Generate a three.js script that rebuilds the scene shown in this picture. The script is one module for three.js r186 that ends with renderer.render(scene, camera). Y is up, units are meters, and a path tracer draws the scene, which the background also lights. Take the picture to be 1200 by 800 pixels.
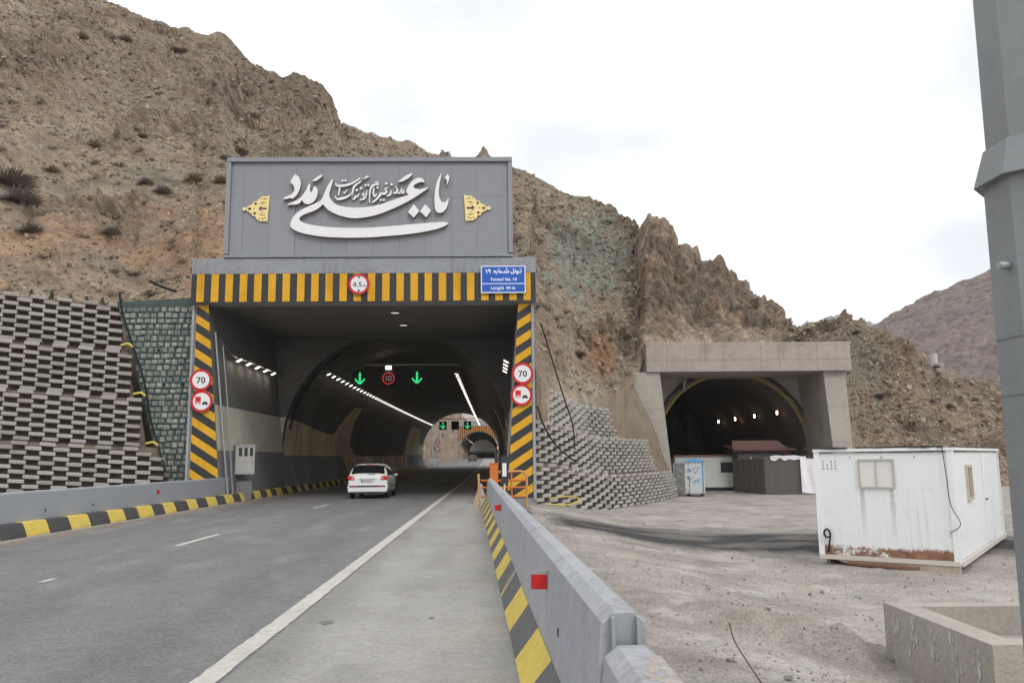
import * as THREE from 'three';
import { mergeGeometries } from 'three/addons/utils/BufferGeometryUtils.js';
import { createNoise3D } from 'simplex-noise';

// ───────────────────────── camera, sky, sun, exposure ─────────────────────────
const scene = new THREE.Scene();
const camera = new THREE.PerspectiveCamera(44.9, 1024 / 682, 0.1, 6000);
camera.position.set(0, 1.55, 0);
camera.rotation.set(THREE.MathUtils.degToRad(8.1), THREE.MathUtils.degToRad(-1.37), THREE.MathUtils.degToRad(-0.6), 'YXZ');
camera.updateMatrixWorld(true);
const renderer = new THREE.WebGLRenderer({ antialias: true });
renderer.toneMapping = THREE.LinearToneMapping;
renderer.toneMappingExposure = 1.08;
renderer.shadowMap.enabled = true;

function mulberry(a) { return () => { a |= 0; a = a + 0x6D2B79F5 | 0; let t = Math.imul(a ^ a >>> 15, 1 | a); t = t + Math.imul(t ^ t >>> 7, 61 | t) ^ t; return ((t ^ t >>> 14) >>> 0) / 4294967296; }; }
const rnd = mulberry(1907), noise3 = createNoise3D(mulberry(77));
const R = (a, b) => a + (b - a) * rnd();
const clamp = (x, a = 0, b = 1) => Math.min(b, Math.max(a, x));
const smooth = (a, b, x) => { const t = clamp((x - a) / (b - a)); return t * t * (3 - 2 * t); };
const lerp = (a, b, t) => a + (b - a) * t;

{ // overcast sky: bright, nearly white cloud with thin bluish places
  const W = 512, H = 256, d = new Float32Array(W * H * 4);
  for (let j = 0; j < H; j++) for (let i = 0; i < W; i++) {
    const el = ((j + 0.5) / H - 0.5) * Math.PI, az = (i + 0.5) / W * 2 * Math.PI, c = Math.cos(el);
    const x = c * Math.cos(az), y = Math.sin(el), z = c * Math.sin(az), q = 1.6 / (Math.abs(y) + 0.35);
    let n = 0, a = 0.5, f = 1.1; for (let k = 0; k < 5; k++) { n += a * noise3(x * q * f + 3.1, f * 1.7, z * q * f + 9.2); a *= 0.5; f *= 2.1; }
    const thin = smooth(0.2, 0.8, n + 0.25), o = (j * W + i) * 4;
    d[o] = lerp(1.2, 0.88, thin); d[o + 1] = lerp(1.21, 0.925, thin); d[o + 2] = lerp(1.22, 0.985, thin); d[o + 3] = 1;
  }
  const sky = new THREE.DataTexture(d, W, H, THREE.RGBAFormat, THREE.FloatType);
  sky.mapping = THREE.EquirectangularReflectionMapping; sky.magFilter = sky.minFilter = THREE.LinearFilter; sky.needsUpdate = true;
  scene.background = sky; scene.environment = sky;
}
scene.fog = new THREE.FogExp2(0xe8eaee, 0.00022);
const sun = new THREE.DirectionalLight(new THREE.Color(1, 0.95, 0.88), 1.1);
sun.position.set(30, 75, 40); sun.target.position.set(0, 0, -30); scene.add(sun, sun.target);
sun.castShadow = true; sun.shadow.radius = 30; sun.shadow.mapSize.set(2048, 2048);
Object.assign(sun.shadow.camera, { left: -90, right: 90, top: 90, bottom: -90, far: 300 });

// ───────────────────────── helpers ─────────────────────────
const names = new Map();
function numbered(n) { const k = names.get(n) ?? 0; names.set(n, k + 1); return k ? `${n}_${String(k).padStart(3, '0')}` : n; }
function mesh(name, geo, mat, parent = scene) {
  const m = new THREE.Mesh(geo, mat); m.name = parent === scene ? numbered(name) : name; m.castShadow = m.receiveShadow = true; parent.add(m); return m;
}
function tag(o, label, category, group, kind) { o.userData.label = label; if (category) o.userData.category = category; if (group) o.userData.group = group; if (kind) o.userData.kind = kind; return o; }
function thing(name, label, category, x = 0, y = 0, z = 0, turn = 0, group) {
  const g = new THREE.Group(); g.name = numbered(name); g.position.set(x, y, z); g.rotation.y = turn; scene.add(g); return tag(g, label, category, group);
}
function copy(o, label) { const c = o.clone(); c.name = numbered(o.name.replace(/_\d{3}$/, '')); scene.add(c); c.userData = { ...o.userData }; if (label) c.userData.label = label; return c; }
const box = (w, h, d, x = 0, y = 0, z = 0) => new THREE.BoxGeometry(w, h, d).translate(x, y, z);
// uv in metres, by the direction each face points in
function uvm(geo, s = 1) {
  const g = geo.index ? geo.toNonIndexed() : geo, p = g.attributes.position, n = g.attributes.normal, uv = new Float32Array(p.count * 2);
  for (let t = 0; t < p.count; t += 3) {
    let ax = 0, ay = 0, az = 0; for (let k = 0; k < 3; k++) { ax += Math.abs(n.getX(t + k)); ay += Math.abs(n.getY(t + k)); az += Math.abs(n.getZ(t + k)); }
    for (let k = 0; k < 3; k++) {
      const x = p.getX(t + k), y = p.getY(t + k), z = p.getZ(t + k), o = (t + k) * 2;
      if (ay >= ax && ay >= az) { uv[o] = x * s; uv[o + 1] = z * s; } else if (ax >= az) { uv[o] = z * s; uv[o + 1] = y * s; } else { uv[o] = x * s; uv[o + 1] = y * s; }
    }
  }
  g.setAttribute('uv', new THREE.BufferAttribute(uv, 2)); return g;
}
const strip = (g) => { for (const k of Object.keys(g.attributes)) if (!['position', 'normal', 'uv'].includes(k)) g.deleteAttribute(k); return g.index ? g.toNonIndexed() : g; };
const merge = (list) => mergeGeometries(list.map(strip));
function poly(pts, depth, bevel = 0) { // outline in x, y extruded towards +z
  const s = new THREE.Shape(pts.map(([x, y]) => new THREE.Vector2(x, y)));
  return new THREE.ExtrudeGeometry(s, { depth, bevelEnabled: bevel > 0, bevelSize: bevel, bevelThickness: bevel, bevelSegments: 1, curveSegments: 6 });
}
function tube(pts, r, n = 24, seg = 6) { return new THREE.TubeGeometry(new THREE.CatmullRomCurve3(pts.map((p) => new THREE.Vector3(...p))), n, r, seg); }
function rod(a, b, r, seg = 6) {
  const A = new THREE.Vector3(...a), B = new THREE.Vector3(...b), d = B.clone().sub(A), g = new THREE.CylinderGeometry(r, r, d.length(), seg);
  g.applyQuaternion(new THREE.Quaternion().setFromUnitVectors(new THREE.Vector3(0, 1, 0), d.clone().normalize())); return g.translate(...A.add(B).multiplyScalar(0.5).toArray());
}
// clip a polygon by another convex one (counter-clockwise)
function clipPoly(subject, clip) {
  let out = subject;
  for (let i = 0; i < clip.length; i++) {
    const a = clip[i], b = clip[(i + 1) % clip.length], inp = out; out = [];
    const side = (p) => (b[0] - a[0]) * (p[1] - a[1]) - (b[1] - a[1]) * (p[0] - a[0]);
    for (let j = 0; j < inp.length; j++) {
      const p = inp[j], q = inp[(j + 1) % inp.length], sp = side(p), sq = side(q);
      if (sp >= 0) out.push(p);
      if ((sp > 0 && sq < 0) || (sp < 0 && sq > 0)) { const t = sp / (sp - sq); out.push([p[0] + (q[0] - p[0]) * t, p[1] + (q[1] - p[1]) * t]); }
    }
  }
  return out;
}
const eye = camera.position.clone();
function sight(px, py) { // a bearing measured on the 1200 x 800 plate
  return new THREE.Vector3((px - 600) / 968, (400 - py) / 968, -1).transformDirection(camera.matrixWorld);
}
const atZ = (px, py, d) => { const r = sight(px, py); return eye.clone().addScaledVector(r, d / -r.z); };
const fbm = (x, y, z, o = 4) => { let s = 0, a = 0.5; for (let k = 0; k < o; k++) { s += a * noise3(x, y, z); x *= 2.03; y *= 2.03; z *= 2.03; a *= 0.5; } return s; };
const ridged = (x, y, z, o = 3) => { let s = 0, a = 0.6; for (let k = 0; k < o; k++) { s += a * (1 - 2 * Math.abs(noise3(x, y, z))); x *= 2.1; y *= 2.1; z *= 2.1; a *= 0.5; } return s; };

// ───────────────────────── computed textures ─────────────────────────
function lattice(seed, n) { const r = mulberry(seed), a = new Float32Array(n * n); for (let i = 0; i < a.length; i++) a[i] = r(); return a; }
function pnoise(L, n, x, y) { // periodic value noise
  const xi = Math.floor(x), yi = Math.floor(y), fx = x - xi, fy = y - yi, u = fx * fx * (3 - 2 * fx), v = fy * fy * (3 - 2 * fy), m = (a) => ((a % n) + n) % n;
  const a = L[m(yi) * n + m(xi)], b = L[m(yi) * n + m(xi + 1)], c = L[m(yi + 1) * n + m(xi)], d = L[m(yi + 1) * n + m(xi + 1)];
  return lerp(lerp(a, b, u), lerp(c, d, u), v);
}
function tex(S, fn, srgb, rep = 1) {
  const d = new Uint8Array(S * S * 4);
  for (let j = 0; j < S; j++) for (let i = 0; i < S; i++) { const c = fn(i / S, j / S), o = (j * S + i) * 4; for (let k = 0; k < 3; k++) d[o + k] = clamp(Array.isArray(c) ? c[k] : c) * 255; d[o + 3] = 255; }
  const t = new THREE.DataTexture(d, S, S); t.wrapS = t.wrapT = THREE.RepeatWrapping; t.magFilter = THREE.LinearFilter; t.minFilter = THREE.LinearMipmapLinearFilter; t.generateMipmaps = true;
  if (srgb) t.colorSpace = THREE.SRGBColorSpace; t.repeat.set(rep, rep); t.needsUpdate = true; return t;
}
function layers(seed, list) { // [[cells, weight], ...]
  const Ls = list.map(([n, w], k) => [lattice(seed + k * 13, n), n, w]);
  return (u, v, sx = 1, sy = 1) => { let s = 0; for (const [L, n, w] of Ls) s += w * (pnoise(L, n, u * n * sx, v * n * sy) - 0.5); return s; };
}
const nConc = layers(11, [[4, 0.35], [9, 0.3], [23, 0.25], [64, 0.2], [256, 0.22]]);
const nStreak = layers(29, [[8, 0.5], [32, 0.5], [64, 0.3]]);
const nFine = layers(41, [[128, 0.5], [256, 0.7], [32, 0.2]]);
const nBlot = layers(57, [[5, 0.5], [12, 0.35], [40, 0.25], [160, 0.25]]);
const T = {
  concrete: tex(512, (u, v) => { const a = 0.84 + 0.3 * nConc(u, v) + 0.12 * nStreak(u, v * 0.12 % 1, 1, 1); return [a, a * 0.985, a * 0.965]; }, false, 0.25),
  concreteBump: tex(512, (u, v) => 0.5 + 0.5 * nConc(u, v) + 0.25 * nFine(u, v), false, 0.5),
  raw: tex(1024, (u, v) => { const b = nBlot(u, v), s = smooth(0.05, 0.5, nStreak(u, v * 0.1)), a = 0.86 + 0.3 * nConc(u, v) + 0.16 * nFine(u, v) - 0.16 * s - 0.16 * smooth(0.1, 0.45, b); return [a, a * (0.975 - 0.03 * smooth(0.1, 0.4, b)), a * (0.945 - 0.03 * s)]; }, false, 0.2),
  paint: tex(512, (u, v) => { const g = smooth(0.22, 0.5, nBlot(u, v)), a = 0.95 + 0.1 * nConc(u, v) - 0.13 * g; return [a, a * 0.995, a * 0.985]; }, false, 0.3),
  asphalt: tex(1024, (u, v) => { const a = 0.82 + 0.55 * nFine(u, v) + 0.16 * nBlot(u, v); return [a, a, a * 1.0]; }, false, 0.3),
  asphaltBump: tex(512, (u, v) => 0.5 + 0.9 * nFine(u, v), false, 1),
  shoulder: tex(1024, (u, v) => { const a = 0.86 + 0.25 * nFine(u, v) + 0.22 * nBlot(u, v) + 0.1 * nConc(u, v); return [a, a * 0.99, a * 0.97]; }, false, 0.2),
  dirt: tex(1024, (u, v) => { const b = nBlot(u, v), f = nFine(u, v), a = 0.8 + 0.4 * b + 0.5 * f; return [a * 1.0, a * 0.975, a * (0.94 - 0.08 * b)]; }, false, 0.35),
  dirtBump: tex(512, (u, v) => 0.5 + 0.5 * nBlot(u, v) + 0.5 * nFine(u, v), false, 0.7),
  rock: tex(1024, (u, v) => { const b = nBlot(u, v), f = nFine(u, v), c = nConc(u, v), a = 0.82 + 0.35 * b + 0.45 * f + 0.2 * c; return [a, a * (0.985 + 0.05 * c), a * (0.96 + 0.09 * c)]; }, false, 0.22),
  rockBump: tex(1024, (u, v) => 0.5 + 0.6 * nBlot(u, v) + 0.45 * nFine(u, v) + 0.2 * nConc(u, v), false, 0.3),
};
function M(rgb, rough = 0.9, opt = {}) { const m = new THREE.MeshStandardMaterial({ roughness: rough, side: THREE.DoubleSide, ...opt }); m.color.setRGB(...rgb); return m; }
const conc = (rgb, bs = 0.006) => M(rgb, 0.93, { map: T.concrete, bumpMap: T.concreteBump, bumpScale: bs });
const raw = (rgb, bs = 0.008) => M(rgb, 0.95, { map: T.raw, bumpMap: T.concreteBump, bumpScale: bs });
const paint = (rgb, rough = 0.55) => M(rgb, rough, { map: T.paint, bumpMap: T.concreteBump, bumpScale: 0.0015 });
const metal = (rgb, rough = 0.45, metalness = 0.8) => M(rgb, rough, { metalness, map: T.paint });
const mat = {
  greyPaint: raw([0.34, 0.368, 0.415], 0.003), greyPaintPale: raw([0.39, 0.41, 0.45], 0.003), greyFlat: paint([0.34, 0.362, 0.405]), darkWall: conc([0.15, 0.148, 0.15]), cream: conc([0.62, 0.585, 0.5]), dado: conc([0.21, 0.215, 0.23]),
  ceiling: conc([0.17, 0.165, 0.16]), yellow: raw([0.80, 0.44, 0.03], 0.001), black: paint([0.028, 0.028, 0.032]), kerbYellow: raw([0.74, 0.58, 0.13], 0.004), barBlack: raw([0.15, 0.15, 0.155], 0.004), kerbBlack: raw([0.075, 0.075, 0.08], 0.004),
  concrete: raw([0.45, 0.425, 0.39]), concreteTop: raw([0.44, 0.395, 0.365]), joint: raw([0.27, 0.25, 0.23]), block: conc([0.57, 0.545, 0.52], 0.003), blockB: conc([0.49, 0.465, 0.44], 0.003), blockC: conc([0.62, 0.6, 0.575], 0.003), soil: M([0.29, 0.235, 0.19], 1, { map: T.dirt, bumpMap: T.dirtBump, bumpScale: 0.04 }),
  galv: metal([0.40, 0.42, 0.44], 0.5, 0.55), steel: metal([0.3, 0.31, 0.32], 0.45, 0.8), darkMetal: M([0.03, 0.03, 0.033], 0.6), rubber: M([0.015, 0.015, 0.016], 0.85),
  red: M([0.55, 0.01, 0.012], 0.4), orange: paint([0.62, 0.17, 0.025], 0.5), rust: raw([0.2, 0.1, 0.065]), white: paint([0.78, 0.79, 0.80], 0.45), copper: M([0.34, 0.22, 0.14], 0.4, { metalness: 0.3 }),
};
const ORD = 'first second third fourth fifth sixth seventh eighth ninth tenth eleventh twelfth thirteenth fourteenth fifteenth sixteenth seventeenth eighteenth nineteenth'.split(' '), TENS = ['', '', 'twent', 'thirt', 'fort', 'fift'];
const nth = (k) => k < 19 ? ORD[k] : (k + 1) % 10 ? TENS[Math.floor((k + 1) / 10)] + 'y-' + ORD[(k + 1) % 10 - 1] : TENS[(k + 1) / 10] + 'ieth';
const roadY = (d) => d < 40 ? 0 : 6e-5 * (d - 40) ** 2;

// ───────────────────────── ground, road, markings ─────────────────────────
function ribbon(x0, x1, d0, d1, lift, step = 2, nx = 1) { // strip of carriageway following the gradient; uv in metres
  const pos = [], uv = [], idx = [], n = Math.max(1, Math.round((d1 - d0) / step));
  for (let i = 0; i <= n; i++) { const d = lerp(d0, d1, i / n); for (let k = 0; k <= nx; k++) { const x = lerp(x0, x1, k / nx); pos.push(x, roadY(d) + lift, -d); uv.push(x, d); } }
  for (let i = 0; i < n; i++) for (let k = 0; k < nx; k++) { const a = i * (nx + 1) + k, b = a + nx + 1; idx.push(a, a + 1, b, a + 1, b + 1, b); }
  const g = new THREE.BufferGeometry(); g.setAttribute('position', new THREE.Float32BufferAttribute(pos, 3)); g.setAttribute('uv', new THREE.Float32BufferAttribute(uv, 2)); g.setIndex(idx); g.computeVertexNormals(); return g;
}
tag(mesh('ground', new THREE.PlaneGeometry(6000, 6000).rotateX(-Math.PI / 2).translate(0, -1.6, -1500), M([0.27, 0.23, 0.19], 1, { map: T.dirt })), 'wide dusty brown valley floor under everything', 'ground', null, 'structure');

const asphaltMat = M([0.2, 0.197, 0.2], 0.86, { map: T.asphalt, bumpMap: T.asphaltBump, bumpScale: 0.004 });
{ // tyre polish and patches: asphalt tone drifts slowly across the lanes
  const g = ribbon(-10.25, -1.95, -14, 345, 0, 0.6, 40), p = g.attributes.position, col = new Float32Array(p.count * 3);
  for (let i = 0; i < p.count; i++) {
    const x = p.getX(i), z = p.getZ(i), track = Math.max(...[-3.2, -4.8, -7.0, -8.6].map((t) => Math.exp(-(((x - t + 0.12 * noise3(z * 0.02, t, 0)) / 0.42) ** 2))));
    const blot = fbm(x * 0.5, 0, z * 0.05, 4), spot = smooth(0.32, 0.5, fbm(x * 1.3 + 40, 3, z * 0.5, 3)), edge = smooth(0.15, 0.6, fbm(x * 1.2, 9, z * 0.3, 3) + 0.35 * smooth(-8.9, -9.6, x));
    const a = 1 - 0.1 * track + 0.14 * blot - 0.1 * spot + 0.3 * edge;
    col[i * 3] = a; col[i * 3 + 1] = a * (0.995); col[i * 3 + 2] = a * (0.985);
  }
  g.setAttribute('color', new THREE.BufferAttribute(col, 3)); const m = asphaltMat.clone(); m.vertexColors = true;
  tag(mesh('road', g, m), 'grey asphalt carriageway of two lanes running into the tunnel', 'road', null, 'structure');
}
{
  const g = ribbon(-1.95, 0.42, -14, 345, 0.0, 0.5, 14), p = g.attributes.position, col = new Float32Array(p.count * 3);
  for (let i = 0; i < p.count; i++) {
    const x = p.getX(i), z = p.getZ(i), n = fbm(x * 0.7, 5, z * 0.12, 4), wet = smooth(0.25, 0.42, fbm(x * 0.9 + 11, 1, z * 0.22, 4)), joint = smooth(-1.4, -1.9, x + 0.25 * fbm(z * 0.5, 2, x, 3));
    const a = 1 + 0.16 * n - 0.14 * wet - 0.22 * joint;
    col[i * 3] = a; col[i * 3 + 1] = a * 0.995; col[i * 3 + 2] = a * 0.975;
  }
  g.setAttribute('color', new THREE.BufferAttribute(col, 3));
  tag(mesh('road_shoulder', g, M([0.355, 0.35, 0.338], 0.92, { map: T.shoulder, bumpMap: T.asphaltBump, bumpScale: 0.003, vertexColors: true })), 'pale dusty concrete shoulder between the white edge line and the barrier', 'road shoulder', null, 'structure');
}
function wornLine(x0, x1, d0, d1, step, wear, seed) { // paint film with ragged, chipped edges
  const pos = [], uv = [], idx = [], n = Math.round((d1 - d0) / step);
  for (let i = 0; i <= n; i++) { const d = lerp(d0, d1, i / n), e = wear * noise3(d * 3, seed, 0), f = wear * noise3(d * 3, seed + 5, 2); pos.push(x0 + e, roadY(d) + 0.005, -d, x1 + f, roadY(d) + 0.005, -d); uv.push(x0, d, x1, d); }
  for (let i = 0; i < n; i++) idx.push(2 * i, 2 * i + 1, 2 * i + 2, 2 * i + 1, 2 * i + 3, 2 * i + 2);
  const g = new THREE.BufferGeometry(); g.setAttribute('position', new THREE.Float32BufferAttribute(pos, 3)); g.setAttribute('uv', new THREE.Float32BufferAttribute(uv, 2)); g.setIndex(idx); g.computeVertexNormals(); return g;
}
const lineMat = M([0.56, 0.55, 0.51], 0.8, { map: T.shoulder });
tag(mesh('road_edge_line', wornLine(-2.17, -1.98, -8, 330, 0.15, 0.012, 1), lineMat), 'long solid white line between the lanes and the shoulder', 'road marking', null, 'structure');
tag(mesh('road_gutter', wornLine(-10.06, -9.66, -8, 60, 0.12, 0.07, 7), M([0.36, 0.34, 0.31], 1, { map: T.dirt })), 'strip of pale grit along the foot of the striped kerb', 'gutter', null, 'structure');
[[-1.62, 8.35, 0.07], [-0.62, 8.5, 0.03]].forEach(([x, d, r], k) => { const n = 14, s = new THREE.Shape(Array.from({ length: n }, (_, i) => { const a = i / n * 6.283, q = r * (0.65 + 0.6 * rnd()); return new THREE.Vector2(x + q * Math.cos(a), d + 1.5 * q * Math.sin(a)); })); tag(mesh('oil_stain', new THREE.ShapeGeometry(s).rotateX(-Math.PI / 2).translate(0, 0.004, 0), M([0.16, 0.157, 0.15], 0.7)), k ? 'tiny dark oil spot on the shoulder nearer the barrier' : 'dark oil spot on the shoulder beside the white edge line', 'stain', null, 'structure'); });
tag(mesh('road_side_line', wornLine(-9.5, -9.4, -8, 120, 0.2, 0.02, 3), M([0.42, 0.31, 0.2], 0.85, { map: T.dirt })), 'faded orange line along the kerb foot opposite the barrier', 'road marking', null, 'structure');
for (let d = 16, k = 0; d < 200; d += 11.9, k++) tag(mesh('lane_dash', wornLine(-6.03, -5.9, d, d + 2.5, 0.12, 0.012, 20 + k), lineMat),
  k === 0 ? 'white lane dash lying on the road nearest the camera' : k === 1 ? 'white lane dash just behind the white hatchback' : nth(k) + ' white lane dash from the camera, ahead of the hatchback', 'road marking', 'dashes between the two lanes', 'structure');
tag(mesh('lane_dash', wornLine(-6.05, -5.95, 11.4, 11.75, 0.1, 0.02, 90), lineMat), 'tiny worn remnant of a white lane dash on bare asphalt', 'road marking', null, 'structure');

// yard right of the barrier, falling to the works tunnel
const mound = (x, z, cx, cz, rx, rz, h) => h * Math.exp(-(((x - cx) / rx) ** 2 + ((z - cz) / rz) ** 2));
function yardY(x, z) {
  const far = smooth(-30, -52, z);
  let y = -0.12 - 0.6 * smooth(0.6, 5.5, x) * (1 - 0.0 * far) - 0.05 * far;
  y += mound(x, z, 2.9, -5.2, 1.0, 1.7, 0.32) + mound(x, z, 5.3, -9.5, 1.7, 2.2, 0.16) - mound(x, z, 4.2, -6.3, 0.35, 2.6, 0.14);
  { const t = (z + 9.2) * 0.8 + (x - 3.3) * 0.6, q = (x - 3.3) * 0.8 - (z + 9.2) * 0.6 + 0.25 * fbm(x * 1.3, 8, z * 1.3, 3); y += 0.3 * Math.exp(-((t / 2.2) ** 2)) * (Math.exp(-((q / 0.45) ** 2)) - 0.8 * Math.exp(-(((q - 0.75) / 0.3) ** 2))) * (0.7 + 0.6 * fbm(x * 2, 1, z * 2, 3)); }
  y += 0.06 * fbm(x * 0.35, 1, z * 0.35, 4) + 0.025 * fbm(x * 1.7, 4, z * 1.7, 3) * (1 - far * 0.5);
  return y;
}
const asphaltEdge = (x) => -21.5 + 0.32 * (x - 2) - 0.006 * (x - 8) ** 2; // near edge of the old asphalt track
{
  const pos = [], uv = [], col = [], idx = [], xs = [], zs = [];
  for (let x = 0.3; x < 45; x += x < 14 ? 0.07 + 0.006 * x : 0.6) xs.push(x);
  for (let d = -6; d < 62; d += d < 14 ? 0.07 : 0.1 + 0.006 * (d - 14)) zs.push(d);
  for (const d of zs) for (const x of xs) {
    const z = -d, near = 1 - smooth(14, 34, d), e = asphaltEdge(x) + 0.7 * fbm(x * 0.5, 7, z * 0.5, 3);
    let y = yardY(x, z) + near * (0.02 * fbm(x * 4, 2, z * 4, 3) + 0.012 * noise3(x * 11, 5, z * 11));
    const black = smooth(-0.3, 0.5, e - z) * smooth(7.5, 4.0, e - z + 0.8 * fbm(x * 0.4, 6, z * 0.8, 3)) * smooth(1.2, 2.2, x) , dusty = smooth(0.0, 0.45, fbm(x * 0.25, 3, z * 0.6, 4) + 0.04 + 0.3 * smooth(1.5, 5.5, e - z));
    const asph = black * (1 - 0.32 * dusty);
    if (black > 0.4) y += 0.03;
    pos.push(x, y, z); uv.push(x, z);
    const b = fbm(x * 0.3, 11, z * 0.3, 4), pale = smooth(0.1, 0.45, fbm(x * 0.8 + 5, 13, z * 0.5, 4)), br = smooth(0.05, 0.5, fbm(x * 0.22 + 9, 17, z * 0.4, 3));
    let c = [0.455, 0.425, 0.395].map((v) => v * (1 + 0.28 * b)); c = c.map((v, k) => lerp(v, [0.31, 0.27, 0.235][k], 0.6 * br)); c = c.map((v, k) => lerp(v, [0.6, 0.58, 0.56][k], 0.6 * pale));
    c = c.map((v, k) => lerp(v, [0.06, 0.06, 0.063][k], asph)); col.push(...c);
  }
  const n = xs.length; for (let j = 0; j < zs.length - 1; j++) for (let i = 0; i < n - 1; i++) { const a = j * n + i; idx.push(a, a + 1, a + n, a + 1, a + n + 1, a + n); }
  const g = new THREE.BufferGeometry(); g.setAttribute('position', new THREE.Float32BufferAttribute(pos, 3)); g.setAttribute('uv', new THREE.Float32BufferAttribute(uv, 2)); g.setAttribute('color', new THREE.Float32BufferAttribute(col, 3)); g.setIndex(idx); g.computeVertexNormals();
  tag(mesh('yard_ground', g, M([1, 1, 1], 1, { vertexColors: true, map: T.dirt, bumpMap: T.dirtBump, bumpScale: 0.03 })), 'dusty trampled works yard crossed by a broken strip of old asphalt', 'yard', null, 'structure');
}

// ───────────────────────── main tunnel: portal frame, lining ─────────────────────────
const PZ = -32, BZ = -42, CX = -4.9, AR = 5.7, AY = 2.35; // portal face, back wall of the portal box, arch centre and radius
function archPath(cx, r, cy, y0, n = 48) { // from left foot over the crown to the right foot
  const a0 = Math.asin((y0 - cy) / r), pts = []; for (let i = 0; i <= n; i++) { const a = Math.PI - a0 - (Math.PI - 2 * a0) * i / n; pts.push([cx + r * Math.cos(a), cy + r * Math.sin(a)]); } return pts;
}
function archWall(x0, x1, y0, y1, cx, r, cy, depth) { // slab with a horseshoe opening down to y0
  const a = archPath(cx, r, cy, y0), pts = [[x0, y0], [x0, y1], [x1, y1], [x1, y0], ...a.reverse()];
  return poly(pts, depth);
}
const portal = thing('tunnel_portal', 'wide grey concrete tunnel portal framed in black and yellow stripes', 'tunnel portal');
{
  const L = [[-11.6, -0.3], [-10.32, -0.3], [-11.1, 7.66], [-11.6, 7.66]], Rr = [[0.5, -0.3], [1.65, -0.3], [1.65, 7.66], [1.03, 7.66]];
  mesh('side_wall', uvm(poly(L, 10).translate(0, 0, BZ)), mat.greyPaint, portal); mesh('side_wall', uvm(poly(Rr, 10).translate(0, 0, BZ)), mat.greyPaint, portal);
  mesh('roof_slab', uvm(box(13.35, 0.9, 9.4, -4.975, 8.115, -37.3)), mat.ceiling, portal);
  mesh('lintel_beam', uvm(box(13.4, 1.75, 0.9, -4.975, 8.54, -32.15)), mat.greyPaint, portal);
  mesh('end_wall', uvm(archWall(-11.58, 1.63, -0.3, 8.2, CX, AR, AY, 0.5).translate(0, 0, BZ - 0.5)), mat.darkWall, portal);
  // painted bands on the inner faces of the side walls and on the end wall
  for (const [xb, xt, s] of [[-10.32, -11.1, 1], [0.5, 1.03, -1]]) for (const [y0, y1, m] of [[0, 2.0, mat.dado], [2.0, 3.75, mat.cream], [3.75, 7.64, mat.darkWall]]) {
    const xa = lerp(xb, xt, (y0 + 0.3) / 7.96) + s * 0.005, xc = lerp(xb, xt, (y1 + 0.3) / 7.96) + s * 0.005;
    mesh('painted_band', uvm(poly([[xa - s * 0.003, y0], [xa, y0], [xc, y1], [xc - s * 0.003, y1]], 9.9).translate(0, 0, BZ + 0.04)), m, portal);
  }
  for (const [y0, y1, m] of [[0, 2.0, mat.dado], [2.0, 3.75, mat.cream]]) for (const s of [-1, 1]) {
    const arc = archPath(CX, AR + 0.01, AY, y0, 2), pts = [], n = 8; for (let i = 0; i <= n; i++) { const y = lerp(y0, y1, i / n); pts.push([CX + s * Math.sqrt((AR + 0.01) ** 2 - (y - AY) ** 2), y]); }
    const wall = (y) => s < 0 ? lerp(-10.32, -11.1, (y + 0.3) / 7.96) : lerp(0.5, 1.03, (y + 0.3) / 7.96);
    if (Math.abs(wall(y0) - pts[0][0]) > 0.02) mesh('painted_band', uvm(poly([...pts, [Math.min(wall(y1), wall(y1)) , y1], [wall(y0), y0]], 0.006).translate(0, 0, BZ + 0.004)), m, portal);
  }
  // striped panels: each stripe is a sheet of its own on a black board
  const top = mesh('striped_panel', uvm(box(13.36, 1.12, 0.05, -4.975, 8.23, PZ + 0.325)), mat.black, portal);
  for (let k = 0; k < 24; k++) mesh('stripe', uvm(box(0.285, 1.1, 0.012, -11.3 + k * 0.551 + R(-0.01, 0.01), 8.23, PZ + 0.357)), mat.yellow, top);
  for (const s of [-1, 1]) {
    const face = s < 0 ? [[-11.52, 0.1], [-10.36, 0.1], [-11.07, 7.6], [-11.52, 7.6]] : [[0.53, 0.1], [1.52, 0.1], [1.52, 7.6], [1.03, 7.6]];
    const p = mesh('striped_panel', uvm(poly(face, 0.03).translate(0, 0, PZ + 0.002)), mat.black, portal);
    for (let k = -2; k < 16; k++) { // bars rise away from the carriageway
      const y = k * 0.66, xi = s < 0 ? -10 : 0, xo = s < 0 ? -12 : 2, rise = 1.3, h = 0.32;
      const bar = s < 0 ? [[xo, y + rise], [xi, y], [xi, y + h], [xo, y + rise + h]] : [[xi, y], [xo, y + rise], [xo, y + rise + h], [xi, y + h]];
      const c = clipPoly(bar, face); if (c.length > 2) mesh('stripe', uvm(poly(c, 0.006).translate(0, 0, PZ + 0.033)), mat.yellow, p);
    }
  }
  mesh('edge_trim', uvm(box(0.09, 7.6, 0.12, -11.63, 3.8, PZ + 0.03)), mat.greyPaintPale, portal);
  mesh('edge_trim', uvm(box(0.11, 7.6, 0.1, 1.585, 3.8, PZ + 0.03)), mat.greyPaintPale, portal);
}
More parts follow.
